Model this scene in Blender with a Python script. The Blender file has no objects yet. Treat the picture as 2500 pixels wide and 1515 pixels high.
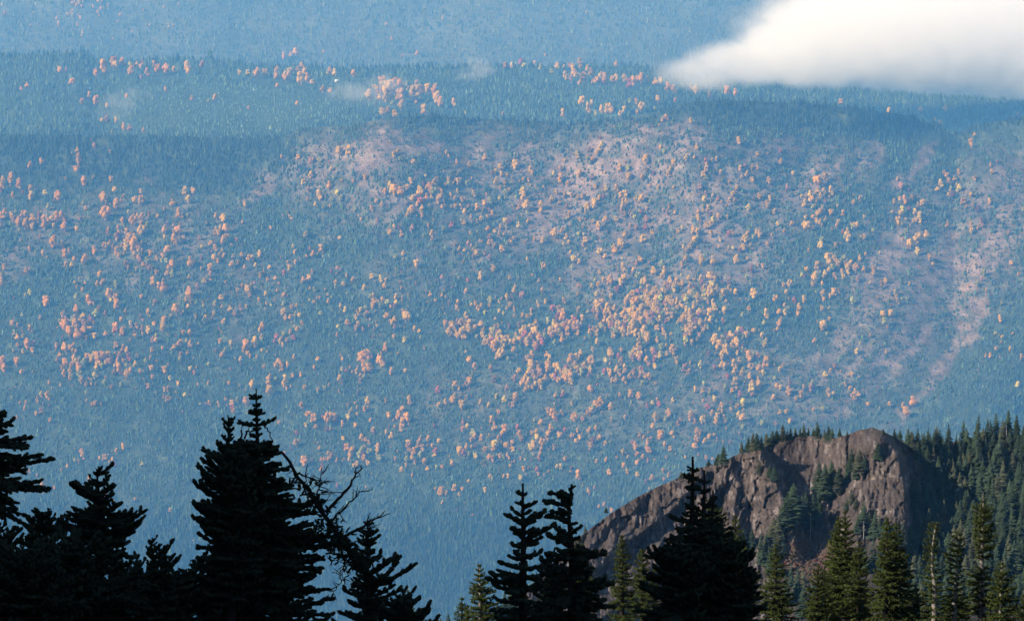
import bpy, bmesh, math
import numpy as np
R = math.radians
rng = np.random.default_rng(7)
sc = bpy.context.scene
COL = sc.collection

# ------------------------------------------------------------------ camera, sky, sun, exposure
PITCH = R(7.4)
KPX = math.tan(R(8.0)) / 1250.0            # tangent per photograph pixel
cam_d = bpy.data.cameras.new('camera'); cam = bpy.data.objects.new('camera', cam_d); COL.objects.link(cam)
cam_d.sensor_fit = 'HORIZONTAL'; cam_d.angle = R(16.0); cam_d.clip_start = 0.5; cam_d.clip_end = 60000
cam.location = (0, 0, 0); cam.rotation_euler = (R(90) - PITCH, 0, 0)
sc.camera = cam
SUN = np.array([-0.77, -0.38, 0.50]); SUN /= np.linalg.norm(SUN)
world = bpy.data.worlds.new('World'); sc.world = world; world.use_nodes = True
wn = world.node_tree.nodes; wl = world.node_tree.links
bg = wn['Background']; sky = wn.new('ShaderNodeTexSky'); sky.sky_type = 'NISHITA'; sky.sun_disc = False
sky.sun_elevation = math.asin(SUN[2]); sky.sun_rotation = math.atan2(SUN[0], SUN[1])
sky.altitude = 1500; sky.air_density = 1.0; sky.dust_density = 0.6; sky.ozone_density = 1.5
wl.new(sky.outputs[0], bg.inputs[0]); bg.inputs[1].default_value = 0.10
sun_d = bpy.data.lights.new('sun', 'SUN'); sun = bpy.data.objects.new('sun', sun_d); COL.objects.link(sun)
sun_d.energy = 5.0; sun_d.angle = R(0.5); sun_d.color = (1.0, 0.92, 0.81)
from mathutils import Vector
sun.rotation_euler = Vector(SUN).to_track_quat('Z', 'Y').to_euler(); sun.location = (-40, -30, 80)
sc.view_settings.view_transform = 'Standard'; sc.view_settings.look = 'None'
sc.view_settings.gamma = 1; sc.view_settings.use_curve_mapping = False
sc.view_settings.exposure = 0.55
sc.render.engine = 'CYCLES'
sc.cycles.max_bounces = 16; sc.cycles.diffuse_bounces = 2; sc.cycles.glossy_bounces = 1
sc.cycles.transmission_bounces = 1; sc.cycles.volume_bounces = 14; sc.cycles.transparent_max_bounces = 4
sc.cycles.volume_step_rate = 1.0; sc.cycles.volume_max_steps = 256
sc.cycles.use_denoising = True
sc.cycles.use_adaptive_sampling = False
HAZE_DENSITY = 6.0e-5
HAZE_COLOR = (0.140, 0.468, 0.965)

# ------------------------------------------------------------------ helpers
CT, ST = math.cos(PITCH), math.sin(PITCH)
def P(px, py, D):
    """point in the world seen at photograph position (px, py) at forward distance D"""
    px, py, D = np.broadcast_arrays(np.asarray(px, float), np.asarray(py, float), np.asarray(D, float))
    a = (px - 1250.0) * KPX; b = (757.5 - py) * KPX
    return np.stack([a * D, (CT + b * ST) * D, (-ST + b * CT) * D], -1)

_T = np.random.default_rng(11).random((64, 256, 256))
def vn(x, y, s=0):
    xi = np.floor(x).astype(int); yi = np.floor(y).astype(int)
    fx = x - xi; fy = y - yi
    fx = fx * fx * (3 - 2 * fx); fy = fy * fy * (3 - 2 * fy)
    t = _T[s % 64]; g = lambda i, j: t[i % 256, j % 256]
    return ((g(xi, yi) * (1 - fx) + g(xi + 1, yi) * fx) * (1 - fy) + (g(xi, yi + 1) * (1 - fx) + g(xi + 1, yi + 1) * fx) * fy) * 2 - 1
def fbm(x, y, s=0, o=4, g=0.5):
    x = np.asarray(x, float); y = np.asarray(y, float)
    r = 0; a = 1; n = 0
    for k in range(o):
        r = r + a * vn(x * 2 ** k + 17.3 * k, y * 2 ** k + 9.1 * k, s + k); n += a; a *= g
    return r / n
def sm(a, b, x):
    t = np.clip((np.asarray(x, float) - a) / (b - a), 0, 1); return t * t * (3 - 2 * t)
def curve(pts):
    xs = np.array([p[0] for p in pts], float); ys = np.array([p[1] for p in pts], float)
    return lambda x: np.interp(x, xs, ys)

def mesh(name, V, F, col=None, smooth=False):
    V = np.asarray(V, np.float32); F = np.asarray(F, np.int32)
    me = bpy.data.meshes.new(name)
    n = F.shape[1]
    me.vertices.add(len(V)); me.vertices.foreach_set('co', V.ravel())
    me.loops.add(F.size); me.loops.foreach_set('vertex_index', F.ravel())
    me.polygons.add(len(F)); me.polygons.foreach_set('loop_start', np.arange(0, F.size, n, dtype=np.int32))
    if smooth: me.polygons.foreach_set('use_smooth', np.ones(len(F), bool))
    if col is not None:
        c = np.ones((len(V), 4), np.float32); c[:, :3] = col
        at = me.color_attributes.new('tint', 'FLOAT_COLOR', 'POINT'); at.data.foreach_set('color', c.ravel())
    me.update(calc_edges=True)
    return me
def link(name, me, mat=None, parent=None, loc=None, rotz=0.0, **props):
    o = bpy.data.objects.new(name, me); COL.objects.link(o)
    if mat is not None and me is not None and not me.materials: me.materials.append(mat)
    if parent is not None: o.parent = parent
    if loc is not None: o.location = [float(v) for v in loc]
    if rotz: o.rotation_euler = (0, 0, float(rotz))
    for k, v in props.items(): o[k] = v
    return o
def grid_faces(nr, nc):
    i = np.arange(nr * nc).reshape(nr, nc)
    return np.stack([i[:-1, :-1], i[1:, :-1], i[1:, 1:], i[:-1, 1:]], -1).reshape(-1, 4)
def joined(parts):
    """parts: list of (V, F, C) -> one"""
    Vs, Fs, Cs, k = [], [], [], 0
    for V, F, C in parts:
        Vs.append(V); Fs.append(F + k); Cs.append(C); k += len(V)
    return np.concatenate(Vs), np.concatenate(Fs), np.concatenate(Cs)
def scatter(T, pos, rx, rz, rot, tint):
    """copies of the template T = (V, F, shade) at pos; returns V, F, C"""
    V, F, S = T; N = len(pos); n = len(V)
    c, s = np.cos(rot)[:, None], np.sin(rot)[:, None]
    X = (V[None, :, 0] * c - V[None, :, 1] * s) * rx[:, None]; Y = (V[None, :, 0] * s + V[None, :, 1] * c) * rx[:, None]
    Z = V[None, :, 2] * rz[:, None]
    W = np.stack([X, Y, Z], -1) + pos[:, None, :]
    C = tint[:, None, :] * np.ones((1, n, 1)) if S is None else tint[:, None, :] * S[None, :, None]
    FF = F[None] + (np.arange(N) * n)[:, None, None]
    return W.reshape(-1, 3), FF.reshape(-1, F.shape[1]), C.reshape(-1, 3)

def mat(name, base=(0.1, 0.1, 0.1), rough=0.9, attr=False, noise=None, mix=None, spec=0.15, bump=None, var=0.0, trans=0.0):
    """procedural material: base colour (or vertex tint), broken up by noise"""
    m = bpy.data.materials.new(name); m.use_nodes = True
    N, L = m.node_tree.nodes, m.node_tree.links
    b = N['Principled BSDF']; b.inputs['Roughness'].default_value = rough
    b.inputs['Specular IOR Level'].default_value = spec
    if attr:
        a = N.new('ShaderNodeVertexColor'); a.layer_name = 'tint'; out = a.outputs[0]
    else:
        a = N.new('ShaderNodeRGB'); a.outputs[0].default_value = (*base, 1); out = a.outputs[0]
    tc = N.new('ShaderNodeTexCoord')
    if noise:
        for (scale, det, lo, hi) in noise:
            t = N.new('ShaderNodeTexNoise'); t.inputs['Scale'].default_value = scale; t.inputs['Detail'].default_value = det
            L.new(tc.outputs['Object'], t.inputs['Vector'])
            r = N.new('ShaderNodeMapRange'); r.inputs[1].default_value = 0.3; r.inputs[2].default_value = 0.7
            r.inputs[3].default_value = lo; r.inputs[4].default_value = hi
            L.new(t.outputs[0], r.inputs[0])
            x = N.new('ShaderNodeVectorMath'); x.operation = 'SCALE'
            L.new(out, x.inputs[0]); L.new(r.outputs[0], x.inputs['Scale']); out = x.outputs[0]
    if mix:
        (c2, scale, lo, hi) = mix
        t = N.new('ShaderNodeTexNoise'); t.inputs['Scale'].default_value = scale; t.inputs['Detail'].default_value = 5
        L.new(tc.outputs['Object'], t.inputs['Vector'])
        r = N.new('ShaderNodeMapRange'); r.inputs[1].default_value = lo; r.inputs[2].default_value = hi
        L.new(t.outputs[0], r.inputs[0])
        x = N.new('ShaderNodeMix'); x.data_type = 'RGBA'; x.inputs[7].default_value = (*c2, 1)
        L.new(r.outputs[0], x.inputs[0]); L.new(out, x.inputs[6]); out = x.outputs[2]
    if var:
        oi = N.new('ShaderNodeObjectInfo'); h = N.new('ShaderNodeHueSaturation')
        r = N.new('ShaderNodeMapRange'); r.inputs[3].default_value = 1 - var; r.inputs[4].default_value = 1 + var
        L.new(oi.outputs['Random'], r.inputs[0]); L.new(r.outputs[0], h.inputs['Value']); L.new(out, h.inputs['Color']); out = h.outputs[0]
    L.new(out, b.inputs['Base Color'])
    if bump:
        t = N.new('ShaderNodeTexNoise'); t.inputs['Scale'].default_value = bump[0]; t.inputs['Detail'].default_value = 6
        L.new(tc.outputs['Object'], t.inputs['Vector'])
        bp = N.new('ShaderNodeBump'); bp.inputs['Strength'].default_value = bump[1]; bp.inputs['Distance'].default_value = bump[2]
        L.new(t.outputs[0], bp.inputs['Height']); L.new(bp.outputs[0], b.inputs['Normal'])
    if trans:                                           # thin leaves let light through
        tr = N.new('ShaderNodeBsdfTranslucent'); ms = N.new('ShaderNodeMixShader'); ms.inputs[0].default_value = trans
        L.new(out, tr.inputs['Color']); L.new(b.outputs[0], ms.inputs[1]); L.new(tr.outputs[0], ms.inputs[2]); L.new(ms.outputs[0], N['Material Output'].inputs['Surface'])
    return m

# templates of far trees -------------------------------------------------------------
def cone_tree(tiers, sides, seed, jag=0.25):
    r = np.random.default_rng(seed); V, F, S = [], [], []
    for k in range(tiers):
        z0 = 0.08 + 0.80 * k / tiers; z1 = min(1.0, z0 + 1.25 * 0.92 / tiers + 0.08); rad = 0.5 * (1 - 0.82 * k / tiers)
        i = len(V); V.append((0, 0, z1)); S.append(1.15)
        for j in range(sides):
            a = 2 * math.pi * (j + 0.5 * (k % 2)) / sides + r.uniform(-.25, .25); q = rad * (1 + r.uniform(-jag, jag))
            V.append((q * math.cos(a), q * math.sin(a), z0 + r.uniform(-.05, .05))); S.append(0.85)
        for j in range(sides): F.append((i, i + 1 + j, i + 1 + (j + 1) % sides))
    return np.array(V), np.array(F), np.array(S)
def ico(sub):
    bm = bmesh.new(); bmesh.ops.create_icosphere(bm, subdivisions=sub, radius=1.0)
    V = np.array([v.co[:] for v in bm.verts]); F = np.array([[v.index for v in f.verts] for f in bm.faces]); bm.free()
    return V, F
ICO1, ICO2 = ico(1), ico(2)
def lump_tree(seed, lumps, base, spread=0.26, tall=1.0):
    """rounded broadleaf crown of unit height made of rough overlapping lumps"""
    r = np.random.default_rng(seed); parts = []
    for k in range(lumps):
        V, F = base; t = r.uniform(0.22, 0.86); w = math.sin(math.pi * (0.12 + 0.8 * t)) ** 0.8
        a = r.uniform(0, 6.28); q = spread * w * r.uniform(.4, 1.0); rad = r.uniform(.15, .25) * (0.6 + 0.55 * w)
        W = V * rad * (1 + r.uniform(-.3, .3, (len(V), 1))) * np.array([1, 1, 1.15]) + np.array([q * math.cos(a), q * math.sin(a), t])
        parts.append((W, F, np.full(len(W), r.uniform(.82, 1.15))))
    W, F = ICO1; W = W * np.array([.22, .22, .36]) * (1 + r.uniform(-.2, .2, (len(W), 1))) + np.array([0, 0, .5])
    parts.append((W, F, np.full(len(W), .95)))
    return joined([(a, b, c[:, None]) for a, b, c in parts])

ORD = ['leftmost', 'second from left', 'third from left', 'fourth from left', 'fifth from left', 'sixth from left', 'seventh from left', 'eighth from left', 'ninth from left', 'tenth from left', 'eleventh from left', 'twelfth from left']
NAMED = []                                           # (object, label, photo x): alike labels get their place from the left
def settle_labels():
    d = {}
    for o, l, x in NAMED: d.setdefault(l, []).append((x, o))
    for l, q in d.items():
        q.sort(key=lambda a: a[0])
        for i, (x, o) in enumerate(q): o['label'] = l if len(q) == 1 else f'{l}, {"rightmost" if i == len(q) - 1 else ORD[min(i, 11)]}'
def leaf_tree(seed, n, size, core=True):
    """ragged broadleaf crown of unit height: leaf clumps gathered on a few boughs, with gaps between"""
    r = np.random.default_rng(seed); nb = int(r.integers(5, 9)); C = []
    for k in range(nb):
        t = r.uniform(.18, .84); w = math.sin(math.pi * (.10 + .82 * t)) ** .8 * r.uniform(.05, .30); a = r.uniform(0, 6.28); C.append((w * math.cos(a), w * math.sin(a), t, r.uniform(.13, .24)))
    C.append((0, 0, .55, .28)); C.append((0, 0, .82, .15)); C = np.array(C)
    pr = C[:, 3] ** 2; k = r.choice(len(C), n, p=pr / pr.sum()); d = r.normal(0, 1, (n, 3)); d /= np.linalg.norm(d, axis=1)[:, None]
    c = C[k, :3] + d * (C[k, 3] * r.uniform(.35, 1.05, n))[:, None] * np.array([1, 1, 1.2]); c[:, 2] = np.clip(c[:, 2], .06, 1.02)
    nrm = d + r.normal(0, .45, (n, 3)); nrm /= np.linalg.norm(nrm, axis=1)[:, None]; u = np.cross(nrm, r.normal(0, 1, (n, 3))); u /= np.linalg.norm(u, axis=1)[:, None]; v = np.cross(nrm, u)
    s = size * r.uniform(.6, 1.4, n)[:, None]
    V = np.stack([c + u * s, c - u * s * .6 + v * s * .9, c - u * s * .6 - v * s * .9], 1).reshape(-1, 3)
    F = np.arange(3 * n).reshape(-1, 3); S = np.repeat(r.uniform(.8, 1.2, n), 3)
    if core:                                          # the dense inner boughs
        Vs, Fs, Ss, k0 = [V], [F], [S], len(V)
        for (x, y, z, q) in C:
            W = ICO1[0] * (q * .86 * (1 + r.uniform(-.28, .28, (len(ICO1[0]), 1)))) * np.array([1, 1, 1.18]) + np.array([x, y, z]); Vs.append(W); Fs.append(ICO1[1] + k0); Ss.append(np.full(len(W), r.uniform(.85, 1.12))); k0 += len(W)
        V, F, S = np.concatenate(Vs), np.concatenate(Fs), np.concatenate(Ss)
    return V, F, S
# ------------------------------------------------------------------ terrain
M_ground = mat('forest_floor', attr=True, noise=[(0.03, 8, .62, 1.4), (0.16, 6, .6, 1.4)])
M_fir_far = mat('far_needles', attr=True)
M_leaf_far = mat('autumn_leaves', attr=True, rough=0.8, trans=.42)
M_scrub = mat('scrub_leaves', attr=True, rough=0.9)

# --- back hill, the far side of the basin
def D_back(px, py):
    px = np.asarray(px, float); py = np.asarray(py, float)
    return 16200 - 7.2 * (py - 40) + 420 * fbm(px / 900, py / 700, 3, 3) + 120 * fbm(px / 160, py / 200, 5, 3)
# --- plateau between the back hill and the valley side
sky_plat = curve([(-400, 132), (0, 137), (110, 134), (200, 133), (230, 148), (330, 150), (430, 146), (540, 152), (640, 163), (760, 166), (840, 170), (960, 166), (1090, 165), (1200, 166), (1320, 162), (1440, 164), (1540, 162), (1600, 172), (1680, 186), (1800, 200), (2000, 212), (2250, 232), (2500, 246), (2900, 255)])
def D_plat(px, py):
    px = np.asarray(px, float); py = np.asarray(py, float)
    t = (py - sky_plat(px)) / 190.0
    return 11900 - 1300 * t + 130 * fbm(px / 330, py / 120, 9, 3) - 380 * np.exp(-((px - 560) / 330) ** 2 - ((py - 300) / 85) ** 2) \
        - 300 * np.exp(-((px - 60) / 170) ** 2 - ((py - 330) / 70) ** 2) - 260 * np.exp(-((px - 1500) / 260) ** 2 - ((py - 250) / 50) ** 2)
# --- valley side
sky_wall = curve([(-400, 318), (0, 327), (150, 330), (400, 332), (600, 338), (690, 333), (740, 312), (850, 307), (920, 293), (1000, 284), (1080, 284), (1200, 292), (1300, 295), (1380, 304), (1450, 296), (1500, 289), (1600, 274), (1680, 250), (1750, 245), (1850, 248), (2000, 256), (2100, 266), (2200, 279), (2270, 300), (2330, 331), (2370, 312), (2420, 298), (2500, 292), (2900, 280)])
def D_wall(px, py):
    px = np.asarray(px, float); py = np.asarray(py, float)
    s = sky_wall(px); v = (py - s) / (1560 - s)
    D = 9250 - 1500 * np.clip(v, -.1, 1.2) ** 0.92
    q = px + 0.85 * py + 60 * fbm(px / 300, py / 300, 21, 2)
    amp = (12 + 10 * sm(1700, 2250, px)) * sm(0.0, 0.12, v) * (1 - 0.6 * sm(.75, 1.0, v))
    D = D + amp * fbm(q / 230, (px - py) / 1500, 23, 2) * 1.6
    q2 = px + 0.5 * py
    D = D + 26 * fbm(q2 / 420, (px - py) / 1100, 27, 2) * sm(0, .1, v)
    D = D + 9 * fbm(px / 60, py / 45, 31, 4) * sm(0, .05, v)
    D = D - 130 * np.exp(-((px - 930) / 170) ** 2 - ((py - 380) / 130) ** 2)      # bare shoulder
    D = D - 150 * np.exp(-((px - 1660) / 260) ** 2 - ((py - 330) / 120) ** 2)     # scree brow
    D = D + 230 * sm(2060, 2330, px) * np.exp(-((py - 300) / 55) ** 2) * (1 - sm(2330, 2600, px))  # far side of the knoll
    D = D + 60 * sm(2110, 2210, px) * (1 - sm(2250, 2400, px)) * np.exp(-((py - 560) / 190) ** 2) * .35
    D = D + 120 * (1 - sm(120, 760, px)) * np.exp(-((py - 400) / 80) ** 2)
    return D
# bare ground on the valley side: (px, py, half length, half width, tilt of the long axis in degrees, strength)
BARE = [(930, 400, 120, 70, -60, 1.0), (1010, 345, 110, 45, 5, .9), (800, 380, 60, 40, -30, .7), (950, 500, 70, 35, -35, .8), (840, 520, 90, 26, -50, .6),
        (620, 470, 60, 28, -45, .8), (560, 560, 50, 22, -45, .6), (700, 640, 60, 8, -50, .6), (1250, 400, 130, 50, -20, .75), (1330, 480, 110, 50, -35, .9), (1250, 545, 80, 26, -40, .7),
        (1500, 390, 150, 75, -15, 1.0), (1640, 340, 130, 55, 5, 1.0), (1760, 400, 180, 70, 10, .95), (1830, 480, 150, 60, -20, .8), (1700, 500, 110, 60, -35, .8), (1580, 500, 60, 30, -50, .7), (1740, 590, 110, 60, -35, 1.0), (1790, 540, 70, 30, -30, .8),
        (1840, 660, 60, 50, -40, .8), (1680, 670, 70, 35, -30, .7), (1900, 360, 90, 40, 10, .7), (2120, 380, 60, 20, 5, .8), (2230, 415, 90, 18, -42, 1.0), (2110, 560, 70, 16, -45, .8), (2290, 640, 130, 45, -50, .9),
        (2330, 700, 160, 55, -50, 1.0), (2250, 770, 130, 32, -42, 1.0), (2370, 780, 90, 40, -60, 1.0), (2200, 850, 130, 26, -45, 1.0), (2330, 860, 120, 26, -45, .95), (2120, 760, 100, 20, -42, .7), (2050, 830, 130, 16, -38, .7), (2010, 640, 60, 14, -40, .6),
        (2420, 480, 90, 50, -50, .6), (2390, 590, 90, 40, -50, .7), (2250, 960, 130, 14, -42, .7), (1960, 890, 130, 12, -38, .6), (340, 600, 70, 36, -20, .55), (340, 520, 80, 30, -30, .6), (80, 530, 90, 16, -10, .6), (20, 640, 50, 60, 0, .6), (590, 815, 45, 14, -40, .8), (320, 680, 60, 40, -30, .6), (430, 620, 70, 40, -20, .5), (240, 660, 60, 24, -20, .4), (370, 430, 60, 9, -20, .6)]
def bare(px, py):
    px = np.asarray(px, float); py = np.asarray(py, float); B = 0
    wx = px + 40 * fbm(px / 50, py / 50, 41, 4); wy = py + 34 * fbm(px / 50, py / 50, 47, 4)
    for (x, y, a, b, t, s) in BARE:
        c, k = math.cos(R(t)), math.sin(R(t)); u = (wx - x) * c + (wy - y) * k; w = -(wx - x) * k + (wy - y) * c
        B = np.maximum(B, s * (1 - sm(.55, 1.15, np.sqrt((u / a) ** 2 + (w / b) ** 2))))
    st = sm(-.30, .22, fbm((px + .85 * py) / 40, (px - py) / 260, 91, 3) + .7 * fbm(px / 24, py / 18, 95, 4))
    return B * (.48 + .52 * st)
BROAD = [(1500, 480, 560, 190, 0, .78), (930, 430, 260, 150, 0, .65), (2290, 640, 330, 190, -45, .75), (2150, 860, 330, 120, -42, .62), (300, 560, 360, 110, 0, .42), (1650, 640, 360, 140, -10, .62), (2380, 520, 210, 150, -40, .6), (1230, 420, 260, 130, 0, .6), (560, 700, 200, 120, 0, .25), (1350, 1000, 500, 130, 0, .25), (1800, 950, 300, 120, -20, .4), (1150, 620, 300, 120, -20, .35), (1900, 420, 240, 110, 0, .7)]
def broad(px, py):
    """thinly wooded brown slopes, streaked down the fall line"""
    q = px + .85 * py; st = sm(-.22, .30, fbm(q / 46, (px - py) / 300, 83, 3) + .6 * fbm(px / 34, py / 26, 87, 4)); B = 0
    for (x, y, a, b, t, s) in BROAD:
        c, k = math.cos(R(t)), math.sin(R(t)); u = (px - x) * c + (py - y) * k; w = -(px - x) * k + (py - y) * c
        B = np.maximum(B, s * (1 - sm(.5, 1.15, np.sqrt((u / a) ** 2 + (w / b) ** 2))))
    return B * (.5 + .75 * st)
def wall_tint(px, py):
    B = np.maximum(bare(px, py), broad(px, py))[..., None]
    n = fbm(px / 26, py / 20, 51, 3)[..., None]; n2 = fbm((px + .85 * py) / 60, (px - py) / 260, 55, 3)[..., None]
    g = np.array([.038, .054, .032]) * (1 + .4 * n) + sm(.2, .6, n) * np.array([.025, .025, .010])
    g = g * (1 - .35 * sm(1150, 1330, py)[..., None])  # shadow over the valley foot put into the ground tint
    b = np.array([.185, .130, .100]) * (1 + .4 * n + .35 * n2)
    b = b * (1 - .5 * sm(.15, .5, -n)) + sm(.15, .6, -n) * np.array([.02, .035, .015])
    return g * (1 - B) + b * B

def layer(name, xs, nrow, top, bot, Df, tint, back, foot, mtl, label, smooth=True):
    PX = np.broadcast_to(xs, (nrow, len(xs))); t = (np.linspace(0, 1, nrow) ** 1.0)[:, None]
    s = top(xs)[None, :] if callable(top) else np.full((1, len(xs)), top)
    PY = s + t * (bot - s)
    V = P(PX, PY, Df(PX, PY)); C = tint(PX, PY)
    rows_v, rows_c = [V[i] for i in range(nrow)], [C[i] for i in range(nrow)]
    for (dy, dz) in back:                      # the far side falls away behind the skyline
        r = V[0].copy(); r[:, 1] += dy; r[:, 2] += dz; rows_v.insert(0, r); rows_c.insert(0, C[0])
    for (dy, dz) in foot:
        r = V[-1].copy(); r[:, 1] += dy; r[:, 2] += dz; rows_v.append(r); rows_c.append(C[-1])
    Vv = np.concatenate(rows_v); Cc = np.concatenate(rows_c)
    F = grid_faces(len(rows_v), len(xs))
    return link(name, mesh(name, Vv, F, Cc, smooth=smooth), mtl, kind='structure', label=label)

plain = lambda c: (lambda px, py: np.array(c) * (1 + .5 * fbm(px / 60, py / 30, 61, 3)[..., None]))
layer('far_mountainside', np.arange(-420, 2921, 20.), 40, -150, 215, D_back, plain((.085, .09, .06)), [(400, 30), (1500, -300)], [(-700, -60)], M_ground, 'hazy forested mountainside closing the basin')
layer('plateau', np.arange(-420, 2921, 12.), 40, sky_plat, 345, D_plat, plain((.045, .068, .036)), [(300, -30), (1200, -140)], [(-150, -40)], M_ground, 'forested plateau beyond the valley side')
layer('valley_side', np.arange(-330, 2831, 6.), 250, sky_wall, 1560, D_wall, wall_tint, [(90, -13), (330, -50), (900, -190)], [(-250, -90), (-900, -160)], M_ground, 'broad valley side with firs, bare slopes and autumn trees')

# --- slope under the camera down to the valley floor, plus an unseen steep shoulder added on the left to keep the nearest firs in shade
def ground_z(x, y):
    x = np.asarray(x, float); y = np.asarray(y, float)
    z = np.interp(y, [-300, 0, 60, 130, 300, 620, 1200, 3000, 6500, 8200], [30, -1.75, -20, -43, -92, -172, -330, -800, -1735, -1880])
    hill = 54 * sm(-14, -66, x) * sm(68, 34, y) * sm(-260, -60, y) * (1 - .5 * sm(-120, -300, x))
    return z + hill + (.012 * np.abs(y) + .2) * fbm(x / (12 + .03 * np.abs(y)), y / (12 + .03 * np.abs(y)), 13, 3) + 3.0 * hill / 54 * fbm(x / 9, y / 9, 15, 3)
gy = np.concatenate([np.arange(-120, 160, 4.), np.geomspace(160, 8200, 60)]); gx = np.linspace(-1, 1, 121)
GX = np.sign(gx) * np.abs(gx) ** 1.7; W = 150 + np.maximum(gy, 0) * .30
X = GX[None, :] * W[:, None]; Y = np.broadcast_to(gy[:, None], X.shape); Z = ground_z(X, Y)
gc = np.array([.05, .045, .03]) * (1 + .4 * fbm(X / 5, Y / 5, 18, 3)[..., None])
link('ground', mesh('ground', np.stack([X, Y, Z], -1).reshape(-1, 3), grid_faces(*X.shape)[:, ::-1], gc.reshape(-1, 3), smooth=True), M_ground, kind='structure', label='mountain slope falling away below the viewpoint')

# --- haze over the basin
hm = bpy.data.materials.new('haze_air'); hm.use_nodes = True; hn = hm.node_tree.nodes; hn.clear()
ho = hn.new('ShaderNodeOutputMaterial'); hv = hn.new('ShaderNodeVolumePrincipled')
hv.inputs['Color'].default_value = (*HAZE_COLOR, 1); hv.inputs['Density'].default_value = HAZE_DENSITY; hv.inputs['Anisotropy'].default_value = 0.0; hv.inputs['Absorption Color'].default_value = (1, 1, 1, 1)
hm.node_tree.links.new(hv.outputs[0], ho.inputs['Volume'])
def box(x0, x1, y0, y1, z0, z1):
    V = [(x, y, z) for x in (x0, x1) for y in (y0, y1) for z in (z0, z1)]
    return np.array(V, float), np.array([[0, 1, 3, 2], [4, 6, 7, 5], [0, 4, 5, 1], [2, 3, 7, 6], [0, 2, 6, 4], [1, 5, 7, 3]])
HZ = link('haze', mesh('haze', *box(-6500, 6500, -420, 21000, -2600, 95)), hm, kind='stuff', label='pale blue haze filling the valley', category='haze')

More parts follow.
